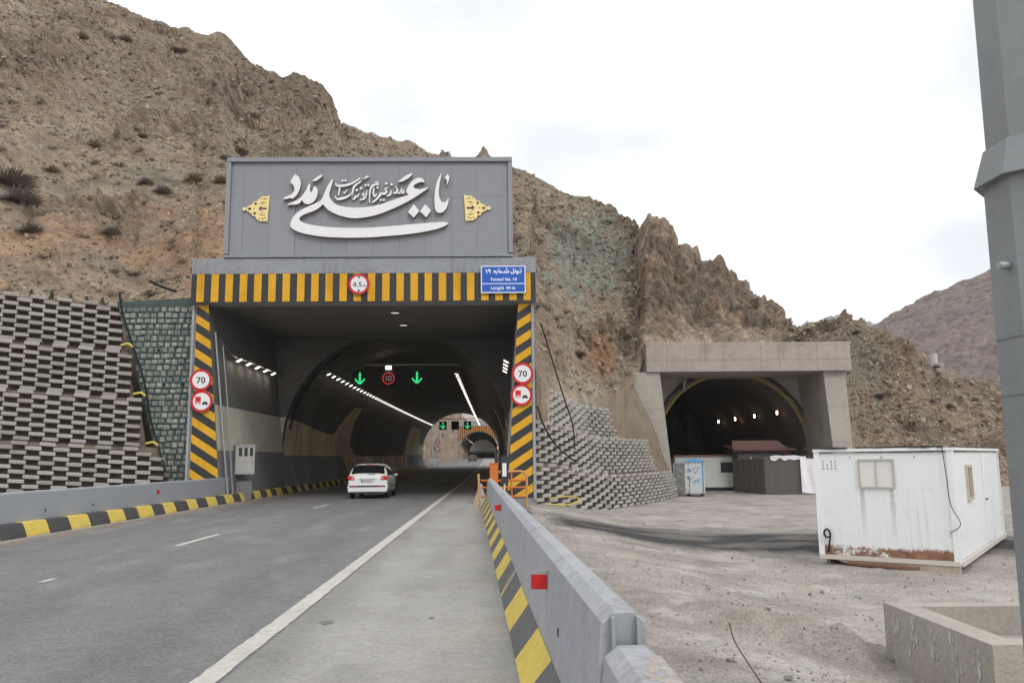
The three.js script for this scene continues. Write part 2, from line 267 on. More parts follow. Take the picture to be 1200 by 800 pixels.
{ // lining of the main bore with the paint scheme of its walls
  const W = 2048, H = 512, cv = document.createElement('canvas'); cv.width = W; cv.height = H; const c = cv.getContext('2d');
  const D0 = 42, D1 = 125, V = 9.7, X = (d) => (d - D0) / (D1 - D0) * W, Y = (v) => H - v / V * H; // v: metres up the wall
  c.fillStyle = 'rgb(90,87,85)'; c.fillRect(0, 0, W, H);
  const shape = (col, pts) => { c.fillStyle = col; c.beginPath(); pts.forEach(([d, v], i) => (i ? c.lineTo(X(d), Y(v)) : c.moveTo(X(d), Y(v)))); c.closePath(); c.fill(); };
  const wave = (a, b, n, f) => Array.from({ length: n + 1 }, (_, i) => { const d = lerp(a, b, i / n); return [d, f(d)]; });
  const cream = 'rgb(206,190,162)', grey = 'rgb(126,127,132)', dark = 'rgb(90,87,85)';
  shape(cream, [[42, 0], ...wave(42, 125, 160, (d) => 4.0 - 0.45 * smooth(42, 54, d) + 2.2 * smooth(54, 60, d) * (1 - smooth(112, 120, d))), [125, 0]].slice(0));
  shape(dark, [[62, 9.7], [62, 6], [61.4, 4.5], [61.6, 3.0], [63, 2.35], [66, 2.2], [96, 2.2], [99, 2.5], [100.5, 3.4], [101, 9.7]]);
  shape(grey, [[42, 0], [42, 2.2], [58, 2.2], [59.2, 1.7], [60.6, 0]]); shape(grey, [[101, 0], [102.4, 2.0], [103.5, 2.3], [125, 2.3], [125, 0]]);
  const img = c.getImageData(0, 0, W, H), q = img.data; // soot runs, lime streaks and pours
  for (let j = 0; j < H; j++) for (let i = 0; i < W; i++) { const u = i / W, v = j / H, s = 1 + 0.28 * nStreak(u * 5 % 1, v * 0.15) + 0.3 * nConc(u * 4 % 1, v) + 0.16 * nFine(u * 3 % 1, v), o = (j * W + i) * 4; for (let k = 0; k < 3; k++) q[o + k] = clamp(q[o + k] * s, 0, 255); }
  c.putImageData(img, 0, 0);
  const t = new THREE.CanvasTexture(cv); t.colorSpace = THREE.SRGBColorSpace; t.magFilter = THREE.LinearFilter;
  const wallMat = M([1, 1, 1], 0.8, { map: t, bumpMap: T.concreteBump, bumpScale: 0.004 });
  const lining = (d0, d1, cx, r, cy, y0, base, uvw) => { // inner and outer shell, closed at both ends
    const n = 48, m = Math.ceil((d1 - d0) / 4), pos = [], uv = [], idx = [];
    for (const out of [0, 0.45]) for (let j = 0; j <= m; j++) {
      const d = lerp(d0, d1, j / m), a = archPath(cx, r + out, cy, y0, n);
      a.forEach(([x, y], i) => { pos.push(x, y + base(d), -d); const s = Math.min(i, n - i) / n * (Math.PI + 0.85) * r; uv.push(uvw ? (d - d0) / (d1 - d0) : s, uvw ? s / V : d); });
    }
    const row = n + 1, N = row * (m + 1);
    for (let l = 0; l < 2; l++) for (let j = 0; j < m; j++) for (let i = 0; i < n; i++) { const a = l * N + j * row + i; l ? idx.push(a, a + 1, a + row, a + 1, a + row + 1, a + row) : idx.push(a, a + row, a + 1, a + 1, a + row, a + row + 1); }
    for (const j of [0, m]) for (let i = 0; i < n; i++) { const a = j * row + i, b = N + a; idx.push(a, a + 1, b, a + 1, b + 1, b); }
    const g = new THREE.BufferGeometry(); g.setAttribute('position', new THREE.Float32BufferAttribute(pos, 3)); g.setAttribute('uv', new THREE.Float32BufferAttribute(uv, 2)); g.setIndex(idx); g.computeVertexNormals(); return g;
  };
  globalThis.liningOf = lining;
  tag(mesh('tunnel_lining', lining(42.3, 125, CX, AR, AY, -0.3, roadY, true), wallMat), 'dark arched lining of the main tunnel with cream waves on its walls', 'tunnel');
  const ew = mesh('tunnel_mouth_wall', uvm(archWall(-13, 4, -1.2, 11, CX, AR, AY + 0.43, 0.6).translate(0, 0, -125.6)), mat.concrete); tag(ew, 'concrete head wall round the far mouth of the main tunnel', 'head wall');
}
tag(mesh('tunnel_floor_verge', ribbon(0.4, 1.2, 26, 126, -0.02), mat.dado), 'narrow concrete verge along the foot of the tunnel wall', 'verge', null, 'structure');
tag(mesh('tunnel_floor_verge', ribbon(-11.2, -10.1, 31, 126, -0.02), mat.dado), 'narrow concrete verge behind the striped tunnel kerb', 'verge', null, 'structure');

// ───────────────────────── kerb and barriers ─────────────────────────
{
  const kerb = thing('striped_kerb', 'long low kerb of black and yellow blocks along the road', 'kerb');
  const prof = [[-10.02, -0.05], [-10.04, 0.06], [-10.13, 0.28], [-10.17, 0.31], [-10.3, 0.31], [-10.3, -0.05]].map(([x, y]) => [x, y]);
  const geos = [0, 1, 2].map((k) => uvm(poly(prof, 0.935, 0.006).translate(0, 0, -0.4675)).rotateY(0).translate(0, 0, 0));
  for (let k = 0; k < 130; k++) {
    const d = 6 + k * 0.952 + 0.476; const b = mesh('kerb_block', geos[k % 3], k % 2 ? mat.kerbYellow : mat.kerbBlack, kerb);
    b.position.set(R(-0.012, 0.012), roadY(d) + R(-0.008, 0.008), -d); b.rotation.y = R(-0.008, 0.008);
  }
}
function jersey(len, h, foot, mid, top) { // barrier profile extruded along its own z, centred; x = 0 at the traffic-side foot
  const w = 2 * mid + top, p = [[0, -0.25], [0, 0.04], [foot, 0.34], [mid - 0.02, h - 0.04], [mid + 0.03, h], [w - mid - 0.03, h], [w - mid + 0.02, h - 0.04], [w - foot, 0.34], [w, 0.04], [w, -0.25]];
  return uvm(poly(p, len - 0.016, 0.008).translate(0, 0, -len / 2 + 0.008));
}
const redPlate = box(0.012, 0.13, 0.16);
// barrier on the far side of the carriageway
[[12.4, 17.8, 'grey concrete barrier across the road cut by the picture edge'], [17.8, 23.6, 'grey concrete barrier across the road, before the block wall'], [23.6, 27.7, 'grey concrete barrier with a small red reflector across the road'], [27.7, 33.0, 'grey concrete barrier ending beside the striped portal pillar']].forEach(([a, b, label], k) => {
  const t = thing('concrete_barrier', label, 'barrier', -10.32, 0, -(a + b) / 2, 0, 'grey barriers behind the kerb');
  mesh('body', uvm(poly([[0, -0.2], [-0.02, 0.92], [-0.04, 0.94], [-0.22, 0.94], [-0.24, 0.92], [-0.3, -0.2]].reverse(), b - a - 0.03, 0.008).translate(0, 0, -(b - a - 0.03) / 2)), mat.greyFlat, t);
  if (k === 2) { const r = mesh('reflector', redPlate, mat.red, t); r.position.set(0.004, 0.66, -0.4); }
  if (k === 1) for (const z of [-1.2, 1.1]) { const h = mesh('lifting_hole', new THREE.CylinderGeometry(0.03, 0.03, 0.01, 10).rotateZ(Math.PI / 2), mat.darkMetal, t); h.position.set(-0.002, 0.5, z); }
});
// barrier beside the photographer
const bx = (d) => 0.34 - 0.0266 * d;
[[3.45, 9.4, 'long grey concrete barrier with a large red reflector, beside the shoulder'], [9.42, 15.4, 'grey concrete barrier second from the camera along the yard, small red reflector'], [15.42, 21.4, 'grey concrete barrier third from the camera along the yard, without reflector'], [21.42, 27.0, 'grey concrete barrier farthest along the yard, by the orange post']].forEach(([a, b, label], k) => {
  const m = (a + b) / 2, t = thing('roadside_barrier', label, 'barrier', bx(m), 0, -m, Math.atan(0.0266), 'grey barriers along the yard');
  const len = b - a, g = jersey(len, 0.93, 0.15, 0.21, 0.13); mesh('body', g, mat.greyPaintPale, t);
  for (let i = 0, z = len / 2 - 0.1 + (k * 0.9) % 1; z > -len / 2 + 0.1; z -= 2.0, i++) { // diagonal bars painted on the sloping foot
    const n = new THREE.Vector3(-0.3, 0.15, 0).normalize(), P = (x, y, zz) => [x + n.x * 0.0125, y + n.y * 0.0125, clamp(zz, -len / 2 + 0.02, len / 2 - 0.02)];
    for (const [off, mm] of [[0, mat.kerbYellow], [1.0, mat.barBlack]]) {
      const q = [P(0, 0.04, z - off), P(0.15, 0.34, z - off + 0.36), P(0.15, 0.34, z - off - 0.64), P(0, 0.04, z - off - 1.0)];
      const gg = new THREE.BufferGeometry(); gg.setAttribute('position', new THREE.Float32BufferAttribute([...q[0], ...q[1], ...q[2], ...q[0], ...q[2], ...q[3]], 3)); gg.computeVertexNormals(); mesh('painted_bar', uvm(gg), mm, t);
    }
  }
  if (k < 2) { const zz = k ? -1.9 : 0.72, r = mesh('reflector', box(0.105, 0.095, 0.008), mat.red, t), f = mesh('reflector_backing', box(0.115, 0.12, 0.012), mat.galv, t); r.position.set(0.112, 0.735, zz + 0.012); f.position.set(0.115, 0.745, zz); r.rotation.y = f.rotation.y = -0.15; }
  if (k === 0) {
    const h = mesh('lifting_hole', new THREE.CylinderGeometry(0.025, 0.025, 0.01, 10).rotateZ(Math.PI / 2), mat.darkMetal, t); h.position.set(0.158, 0.56, 1.5);
    const e = mesh('end_bracket', uvm(merge([box(0.11, 0.3, 0.012, 0.275, 0.78, len / 2 + 0.008), box(0.012, 0.24, 0.05, 0.225, 0.8, len / 2 + 0.03), box(0.012, 0.24, 0.05, 0.325, 0.8, len / 2 + 0.03)])), mat.galv, t);
    mesh('rusted_bolt', uvm(box(0.09, 0.05, 0.02, 0.275, 0.655, len / 2 + 0.025)), mat.rust, t);
  }
});
{
  const t = thing('roadside_barrier', 'chipped grey barrier at the bottom edge of the picture, lower than its neighbour', 'barrier', 0.26, -0.09, -0.9, 0, 'grey barriers along the yard');
  mesh('body', jersey(5.0, 0.9, 0.12, 0.2, 0.16), mat.greyPaintPale, t);
  const g = new THREE.PlaneGeometry(0.16, 4.6, 16, 300).rotateX(-Math.PI / 2), p = g.attributes.position, keep = [], src = g.index.array; // bare concrete where the paint has flaked
  const bare = (x, z) => fbm(x * 9, 3, z * 2.4, 4) + 1.9 * x + 0.02 > 0.22;
  for (let i = 0; i < src.length; i += 3) { let x = 0, z = 0; for (let k = 0; k < 3; k++) { x += p.getX(src[i + k]) / 3; z += p.getZ(src[i + k]) / 3; } if (bare(x, z)) keep.push(src[i], src[i + 1], src[i + 2]); }
  g.setIndex(keep); mesh('flaked_patch', uvm(g.translate(0.28, 0.909, 0)), mat.concrete, t);
}
{ // end of the barrier row at the portal: orange post, tubular rail, marker post, stub
  const A = (x, y, z) => [x, y, z];
  const post = thing('orange_post', 'orange steel box post at the end of the barrier row', 'post', 0.02, 0, -27.6);
  mesh('post', uvm(box(0.27, 1.4, 0.3, 0, 0.7, 0)), mat.orange, post); mesh('cap', uvm(box(0.33, 0.03, 0.33, 0, 1.415, 0)), mat.orange, post); mesh('lock_box', uvm(box(0.16, 0.2, 0.14, 0.1, 1.53, 0.02)), mat.darkMetal, post);
  const rail = thing('tubular_rail', 'orange tubular rail in front of the striped pillar', 'railing', 0.5, -0.1, -27.8);
  const path = new THREE.CurvePath(), V = (x, y) => new THREE.Vector3(x, y, 0);
  mesh('hoop', tube([[-0.62, 1.22, 0], [0.1, 1.24, 0], [0.42, 1.24, 0], [0.56, 1.18, 0], [0.6, 1.0, 0], [0.6, 0.5, 0], [0.6, 0.05, 0]], 0.04, 60, 8), paint([0.6, 0.3, 0.1]), rail);
  mesh('hoop', tube([[-1.0, 1.18, 0.12], [-0.98, 0.9, 0.12], [-0.98, 0.02, 0.12]], 0.04, 20, 8), paint([0.6, 0.36, 0.16]), rail);
  for (const y of [0.95, 0.72, 0.42]) mesh('crossbar', rod([-0.9, y, 0.02], [0.58, y, 0.02], 0.035, 8), mat.orange, rail);
  for (const x of [-0.4, 0.1]) mesh('upright', rod([x, 0, 0.02], [x, 1.2, 0.02], 0.03, 8), mat.orange, rail);
  const mk = thing('marker_post', 'black marker post with a white reflector standing on the barrier', 'marker post', 0.2, 0.93, -15.2);
  mesh('stem', rod([0, -0.02, 0], [0, 0.2, 0], 0.018, 8), M([0.6, 0.5, 0.35]), mk); mesh('blade', uvm(poly([[-0.06, 0.16], [0.06, 0.22], [0.06, 0.7], [-0.06, 0.64]], 0.03, 0.006)), mat.darkMetal, mk); mesh('reflector', uvm(box(0.075, 0.24, 0.008, 0, 0.43, 0.045)), mat.white, mk);
  const stub = thing('barrier_stub', 'short striped barrier stub before the tunnel wall', 'barrier', -0.75, 0, -31.2, 0.02);
  mesh('body', jersey(3.0, 0.62, 0.15, 0.2, 0.12), mat.concrete, stub);
  for (const z of [-0.9, -0.1, 0.7]) { const q = mesh('painted_bar', uvm(poly([[0, 0], [0.3, 0.03], [0.3, 0.36], [0, 0.33]], 0.004)), mat.kerbYellow, stub); q.rotation.set(0, Math.PI / 2, 0); q.rotation.order = 'ZYX'; q.rotation.z = -0.46; q.position.set(0.0, 0.04, z + 0.3); }
}

// ───────────────────────── block walls ─────────────────────────
const blockGeo = (() => { const p = [[0.18, 0], [0.15, 0.044], [-0.008, 0.044], [-0.02, 0.1], [-0.03, 0.106], [-0.03, 0.116], [-0.016, 0.124], [-0.03, 0.132], [-0.03, 0.158], [-0.014, 0.168], [0.045, 0.168], [0.045, 0.07], [0.4, 0.07], [0.4, 0]]; // front lip, open trough behind
  return uvm(poly(p, 0.52).translate(0, 0, -0.26)).rotateY(Math.PI / 2); })();
{ // the trough behind the lip holds earth: those faces take the second material
  const p = blockGeo.attributes.position, front = [], inner = []; for (let t = 0; t < p.count; t += 3) ((p.getZ(t) + p.getZ(t + 1) + p.getZ(t + 2)) / 3 < -0.04 && Math.abs(blockGeo.attributes.normal.getX(t)) < 0.9 ? inner : front).push(t, t + 1, t + 2);
  blockGeo.setIndex([...front, ...inner]); blockGeo.clearGroups(); blockGeo.addGroup(0, front.length, 0); blockGeo.addGroup(front.length, inner.length, 1);
}
function cribWall(label, path, len, rows, y0, endAt, group, tilt = 0, minX = -1e9) { // path(s, setback) gives {x, z, turn}: blocks laid chequerwise, gaps open to soil
  const t = thing('block_wall', label, 'retaining wall', 0, 0, 0, 0, group), mats = [mat.block, mat.block, mat.blockB, mat.blockC].map((m) => [m, mat.soil]);
  const at = (s, y) => path(s, (y - y0(s)) * 0.1);
  for (let r = 0; r < rows; r++) for (let c = 0; c * 0.46 < len; c++) {
    if ((c + r) & 1) continue; const s = c * 0.46; if (s > endAt(r)) continue;
    const y = y0(s) + r * 0.172, p = at(s, y); if (p.x < minX - 0.1) continue; const b = mesh('block', blockGeo, mats[Math.floor(rnd() * 4)], t);
    b.position.set(p.x + R(-0.012, 0.012), y + R(-0.006, 0.006), p.z + R(-0.02, 0.02)); b.rotation.set(R(-0.02, 0.02), p.turn + R(-0.025, 0.025), tilt + R(-0.02, 0.02));
  }
  const pos = [], uv = [], idx = [], n = Math.ceil(len / 0.23), m = rows * 2; // earth behind the gaps
  for (let i = 0; i <= n; i++) for (let j = 0; j <= m + 1; j++) { const s = Math.min(i * 0.23 - 0.2, endAt(Math.min(j / 2, rows)) + 0.1), y = y0(s) + Math.min(j, m) * 0.086 - (j ? 0.02 : 0.4), p = path(s, (y - y0(s)) * 0.1 + (j > m ? 1.1 : 0.4) + 0.06 * noise3(s * 3, y * 3, 1)); pos.push(Math.max(p.x, minX - 0.4), y + (j > m ? 0.08 : 0), p.z); uv.push(s, y); }
  for (let i = 0; i < n; i++) for (let j = 0; j <= m; j++) { const a = i * (m + 2) + j, b = a + m + 2; idx.push(a, b, a + 1, b, b + 1, a + 1); }
  const g = new THREE.BufferGeometry(); g.setAttribute('position', new THREE.Float32BufferAttribute(pos, 3)); g.setAttribute('uv', new THREE.Float32BufferAttribute(uv, 2)); g.setIndex(idx); g.computeVertexNormals(); mesh('earth_fill', g, mat.soil, t); return t;
}
const leftPath = (s, back) => { const x = -20.6 + s * 0.945, z = -29.1 - s * 0.34; return { x: x - 0.33 * back, z: z - 0.945 * back, turn: 0.345 }; };
[['lowest terrace of the block wall behind the far barrier', 0.3, 0, 8.55], ['second terrace from the bottom of the block wall beside the meshed stones', 2.2, 0.55, 7.75], ['third terrace from the bottom of the block wall beside the meshed stones', 4.08, 1.1, 7.2], ['topmost terrace of the block wall under the brown slope', 5.98, 1.65, 6.75]].forEach(([label, y, back, len]) =>
  cribWall(label, (s, b) => leftPath(s, b + back), len + 0.5, 11, (s) => y - 0.02 + 0.065 * (7 - s), (r) => len - r * 0.03, 'terraced block wall across the road', -0.065));
const rightCurve = new THREE.CatmullRomCurve3([[1.5, -32.7], [2.4, -33.7], [4.3, -36.2], [6.3, -39.3], [8.3, -43.2], [10.1, -47.4], [11.4, -51.0]].map(([x, z]) => new THREE.Vector3(x, 0, z)), false, 'centripetal'), rightLen = rightCurve.getLength();
const rightPath = (s, back) => { const u = clamp(s / rightLen), p = rightCurve.getPointAt(u), d = rightCurve.getTangentAt(u); const w = smooth(0, 8, s); return { x: p.x + d.z * back * lerp(0.1, 1, w), z: p.z - lerp(1, d.x, w) * back, turn: Math.atan2(-d.z, d.x) }; };
[['lowest terrace of the block wall right of the striped pillar', 0, 10, rightLen, 0], ['middle terrace of the block wall right of the striped pillar', 1.74, 10, rightLen * 0.80, 0.75], ['topmost terrace of the block wall right of the striped pillar', 3.42, 9, rightLen * 0.555, 1.5]].forEach(([label, y, rows, len, back]) =>
  cribWall(label, (s, b) => rightPath(s, b + back), len, rows, (s) => -0.33 - 0.6 * smooth(0, 7.5, s) + y, (r) => len - 0.05 - r * 0.14 - (back ? 0 : 0.1 * r), 'terraced block wall beside the yard', 0, 1.72));
{ // stone facing under a green wire net between the blocks and the portal
  const w = thing('stone_wall', 'grey stone facing under a green wire net beside the portal', 'stone wall', 0, 0, -33.0);
  const out = [[-12.5, 0], [-11.63, 0], [-11.63, 8.15], [-15.1, 7.95], [-14.3, 5.6], [-13.4, 2.4]];
  mesh('backing', uvm(poly(out, 0.2).translate(0, 0, -0.2)), conc([0.1, 0.125, 0.12]), w);
  const L = (y) => y > 5.6 ? lerp(-14.3, -15.1, (y - 5.6) / 2.35) : y > 2.4 ? lerp(-13.4, -14.3, (y - 2.4) / 3.2) : lerp(-12.5, -13.4, y / 2.4);
  const stones = [[], [], []];
  for (let y = 0.12, r = 0; y < 7.85; y += 0.235, r++) for (let x = L(y) + 0.16 + (r % 2) * 0.1; x < -11.8; x += 0.275) {
    const W = R(0.19, 0.25), Hh = R(0.16, 0.205), g = new THREE.BoxGeometry(W, Hh, 0.14, 2, 2, 1), p = g.attributes.position; for (let i = 0; i < p.count; i++) if (p.getZ(i) > 0) { const e = (Math.abs(p.getX(i)) > 0.01 ? 1 : 0) + (Math.abs(p.getY(i)) > 0.01 ? 1 : 0); p.setZ(i, 0.07 - 0.025 * e + R(-0.012, 0.012)); p.setX(i, p.getX(i) * 0.93); p.setY(i, p.getY(i) * 0.93); }
    g.computeVertexNormals(); g.rotateZ(R(-0.06, 0.06)).translate(x + R(-0.03, 0.03), y + R(-0.02, 0.02), 0.02); stones[Math.floor(rnd() * 3)].push(g);
  }
  [[0.4, 0.41, 0.39], [0.29, 0.32, 0.305], [0.5, 0.49, 0.455]].forEach((c, k) => { const s = mesh('stones', uvm(merge(stones[k])), conc(c, 0.01), w); s.userData.kind = 'stuff'; });
  const wires = [];
  for (let y = 0.1; y < 7.95; y += 0.2) wires.push(rod([L(y) + 0.02, y, 0.105], [-11.64, y + R(-0.02, 0.02), 0.105], 0.008, 4));
  for (let x = -15.0; x < -11.65; x += 0.24) { const yb = x > -12.5 ? 0 : x > -13.4 ? (-12.5 - x) / 0.9 * 2.4 : x > -14.3 ? 2.4 + (-13.4 - x) / 0.9 * 3.2 : 5.6 + (-14.3 - x) / 0.8 * 2.35; wires.push(rod([x, yb, 0.115], [x + R(-0.02, 0.02), 8.0, 0.115], 0.008, 4)); }
  const net = mesh('wire_net', merge(wires), M([0.06, 0.17, 0.15], 0.5), w); net.userData.kind = 'stuff';
  for (const [x, y] of [[-13.3, 6.0], [-12.6, 6.1], [-13.0, 4.6], [-12.3, 4.6]]) mesh('drain_hole', rod([x, y, 0.05], [x, y, 0.14], 0.05, 10), mat.rubber, w);
  const hose = mesh('drain_hose', tube([[-14.9, 8.3, -32.75], [-14.75, 7.6, -32.7], [-14.25, 6.2, -32.68], [-13.7, 4.7, -32.66], [-13.35, 3.2, -32.62], [-12.75, 1.9, -32.2], [-12.4, 1.2, -31.9]], 0.045, 60, 7), mat.rubber); tag(hose, 'black hose hanging down between the blocks and the netted stones', 'hose');
  tag(mesh('drain_pipe', tube([[-12.7, 8.35, -32.9], [-13.2, 8.5, -32.4], [-13.45, 8.62, -32.1]], 0.05, 12, 7), mat.rubber), 'short black pipe poking out above the netted stones', 'pipe');
}

// ───────────────────────── name board above the portal ─────────────────────────
{
  const X0 = -10.42, X1 = 0.78, Y0 = 9.47, Y1 = 13.42, z = -31.75, b = thing('name_board', 'large grey name board with raised white calligraphy above the portal', 'sign board', 0, 0, z);
  mesh('backing', uvm(box(X1 - X0, Y1 - Y0, 0.3, (X0 + X1) / 2, (Y0 + Y1) / 2, -0.2)), mat.steel, b);
  const fm = paint([0.27, 0.285, 0.315], 0.45), t = 0.17;
  mesh('frame', uvm(merge([box(X1 - X0 + 0.1, t, 0.46, (X0 + X1) / 2, Y1, -0.12), box(X1 - X0 + 0.1, 0.1, 0.46, (X0 + X1) / 2, Y0 + 0.02, -0.12), box(t, Y1 - Y0 - 0.24, 0.46, X0 + 0.03, (Y0 + Y1) / 2, -0.12), box(t, Y1 - Y0 - 0.24, 0.46, X1 - 0.03, (Y0 + Y1) / 2, -0.12)])), fm, b);
  const cols = [X0 + 0.12]; for (let k = 0; k < 11; k++) cols.push(X0 + 0.62 + k * 1.025); cols.push(X1 - 0.12); const ys = [Y0 + 0.08, Y0 + 2.44, Y1 - 0.09];
  const pm = [paint([0.27, 0.285, 0.32], 0.42), paint([0.28, 0.295, 0.33], 0.4), paint([0.263, 0.279, 0.312], 0.44)];
  for (let i = 0; i < cols.length - 1; i++) for (let j = 0; j < 2; j++) { const w = cols[i + 1] - cols[i] - 0.007; if (w < 0.05) continue; const p = mesh('panel', uvm(box(w, ys[j + 1] - ys[j] - 0.007, 0.04, (cols[i] + cols[i + 1]) / 2, (ys[j] + ys[j + 1]) / 2, -0.03)), pm[(i * 2 + j * 5 + i * j) % 3], b); p.rotation.y = R(-0.0015, 0.0015); }
  for (const x of [-9, -5, -1]) mesh('rear_strut', uvm(rod([x, Y1 - 0.8, -0.3], [x, Y0 + 0.05, -2.6], 0.07, 6)), mat.steel, b);
  // the letters: outlines drawn on a grid of 1778 x 800 units, x to the right, y down
  const GX = (u) => X0 + (335 - 270.5 + u / 8.89) / 331 * (X1 - X0), GY = (v) => Y1 + 0.03 - (200 - 188.5 + v / 8.89) / 112 * (Y1 - Y0 + 0.03);
  const face = M([0.83, 0.83, 0.85], 0.35), side = mat.copper, lm = [face, side];
  const outline = (pts) => { // closed curve through the points; a third entry marks a corner
    const n = pts.length, s = new THREE.Shape(), P = (i) => new THREE.Vector2(GX(pts[((i % n) + n) % n][0]), GY(pts[((i % n) + n) % n][1])), corner = (i) => pts[((i % n) + n) % n][2];
    s.moveTo(P(0).x, P(0).y);
    for (let i = 0; i < n; i++) {
      const a = P(i), c = P(i + 1), p = corner(i) ? a : P(i - 1), q = corner(i + 1) ? c : P(i + 2), k = 1 / 6;
      s.bezierCurveTo(a.x + (c.x - p.x) * k, a.y + (c.y - p.y) * k, c.x - (q.x - a.x) * k, c.y - (q.y - a.y) * k, c.x, c.y);
    }
    return s;
  };
  const letter = (name, shape, depth = 0.16) => { const g = new THREE.ExtrudeGeometry(shape, { depth, bevelEnabled: false, curveSegments: 5 }).translate(0, 0, 0.02); return mesh(name, g, lm, b); };
  const B = (x, y, c) => [x + 889, y, c];
  letter('raised_letter', outline([[128, 65, 1], [165, 95], [186, 150], [180, 210], [150, 275], [110, 315, 1], [75, 310], [45, 318], [8, 322, 1], [24, 300], [55, 288], [95, 268], [122, 235], [119, 195], [100, 165], [75, 148, 1], [98, 105]]));
  letter('raised_letter', outline([[272, 158, 1], [288, 185], [283, 225], [293, 250], [315, 222], [318, 200], [328, 190, 1], [352, 205], [364, 240], [355, 300], [320, 350], [270, 372], [225, 360], [205, 325, 1], [180, 362], [130, 377], [90, 376], [50, 388, 1], [72, 365], [115, 348], [165, 320], [203, 288], [235, 240], [258, 195]]));
  letter('raised_mark', outline([[300, 135, 1], [340, 105], [380, 78], [410, 70, 1], [404, 88], [370, 118], [335, 137]]));
  letter('raised_letter', outline([[518, 108, 1], [515, 150], [495, 220], [485, 280], [510, 335], [570, 380], [660, 402], [780, 408], B(0, 401), B(100, 382), B(200, 352), B(300, 316), B(380, 291), B(415, 280, 1), B(392, 245), B(405, 205), B(440, 150), B(490, 112), B(530, 105), B(568, 122), B(580, 155, 1), B(550, 148), B(510, 158), B(472, 180), B(466, 200), B(490, 216), B(530, 222), B(580, 212), B(627, 203, 1), B(600, 226), B(560, 252), B(500, 292), B(420, 340), B(300, 400), B(180, 450), B(80, 484), B(0, 502), [800, 514], [720, 515], [640, 500], [560, 475], [490, 440], [445, 400], [420, 372, 1], [395, 397], [340, 435], [260, 465], [205, 490], [182, 515], [200, 545], [260, 570], [360, 590], [500, 605], [640, 612], [800, 613], B(0, 612), B(100, 607), B(300, 592), B(500, 575), B(700, 560), B(780, 557), B(818, 564), B(822, 576), B(790, 598), B(700, 630), B(550, 660), B(400, 680), B(260, 693), B(100, 705), B(0, 710), [700, 713], [600, 710], [480, 705], [350, 690], [230, 668], [150, 640], [105, 610], [90, 580], [105, 525], [140, 475], [200, 430], [280, 390], [350, 360], [400, 330], [430, 270], [455, 205], [485, 150]]));
  letter('raised_letter', outline([B(757, 50, 1), B(750, 100), B(735, 180), B(728, 250), B(735, 310), B(758, 350), B(790, 356), B(815, 335), B(828, 305, 1), B(828, 350), B(810, 410), B(775, 455), B(735, 465), B(700, 445), B(685, 380), B(685, 280), B(700, 180), B(725, 110)]));
  letter('raised_mark', outline([B(820, 68, 1), B(837, 95), B(830, 140), B(800, 195, 1), B(812, 150), B(808, 125), B(792, 100)]));
  letter('raised_mark', outline([B(470, 375, 1), B(528, 445, 1), B(470, 512, 1), B(410, 455, 1)])); letter('raised_mark', outline([B(587, 375, 1), B(648, 440, 1), B(600, 510, 1), B(534, 450, 1)]));
  letter('raised_mark', outline([B(300, 150, 1), B(340, 115), B(400, 75), B(450, 55, 1), B(448, 74), B(410, 110), B(350, 142)]));
  // the small line of writing: pen strokes of changing width
  const S = ([x, y]) => [489 + x * 0.667, 26.7 + y * 0.667];
  const pen = (pts, w) => {
    const c = new THREE.CatmullRomCurve3(pts.map((p) => { const q = S(p); return new THREE.Vector3(q[0], q[1], 0); })), n = pts.length * 4, up = [], dn = [];
    for (let i = 0; i <= n; i++) { const p = c.getPoint(i / n), d = c.getTangent(i / n), k = w * 0.36 * (0.55 + 0.6 * Math.abs(Math.sin(Math.atan2(d.y, d.x) - 0.9))) * (0.55 + 0.45 * Math.sin(Math.PI * clamp(i / n * 1.1 + 0.02))); up.push([p.x - d.y * k, p.y + d.x * k]); dn.push([p.x + d.y * k, p.y - d.x * k]); }
    letter('small_letter', new THREE.Shape([...up, ...dn.reverse()].map(([u, v]) => new THREE.Vector2(GX(u), GY(v)))), 0.1);
  };
  const dot = (x, y, r) => letter('small_letter', new THREE.Shape([[x, y - r], [x + r, y], [x, y + r], [x - r, y]].map((p) => { const q = S(p); return new THREE.Vector2(GX(q[0]), GY(q[1])); })), 0.1);
  pen([[88, 185], [95, 222], [180, 228], [270, 215], [345, 188], [465, 115]], 34); dot(190, 150, 22); dot(235, 150, 22); pen([[150, 245], [140, 310], [130, 382]], 26); pen([[205, 320], [222, 345], [245, 315], [272, 285]], 18);
  pen([[78, 380], [105, 430], [200, 420], [280, 390], [342, 342]], 34); pen([[345, 425], [350, 340], [370, 245], [440, 185], [600, 82]], 28); pen([[480, 158], [525, 118], [575, 75]], 22);
  pen([[340, 345], [348, 425], [378, 428], [400, 388], [420, 402], [452, 345]], 28); dot(412, 297, 25); dot(480, 268, 25);
  pen([[465, 448], [525, 430], [558, 380], [572, 300]], 28); pen([[558, 388], [512, 385], [520, 350], [552, 365]], 22); dot(550, 222, 22); dot(592, 222, 22);
  pen([[612, 492], [618, 330], [642, 250], [692, 212], [745, 205], [725, 168], [690, 205]], 28); pen([[682, 258], [670, 350], [690, 395], [722, 355]], 30); dot(735, 257, 24);
  pen([[660, 488], [730, 430], [800, 352], [842, 352], [878, 312], [850, 282], [895, 258]], 32); dot(870, 197, 24); dot(790, 450, 22); dot(836, 450, 22);
  pen([[878, 388], [930, 368], [952, 298]], 28); dot(955, 210, 24); pen([[980, 348], [1030, 332], [1042, 290], [1015, 240]], 30); pen([[1048, 352], [1092, 332], [1112, 270]], 26); pen([[1090, 345], [1142, 330], [1130, 285]], 30);
  // pierced gilt ornaments at both ends
  const gold = M([0.82, 0.66, 0.3], 0.4, { metalness: 0.35 });
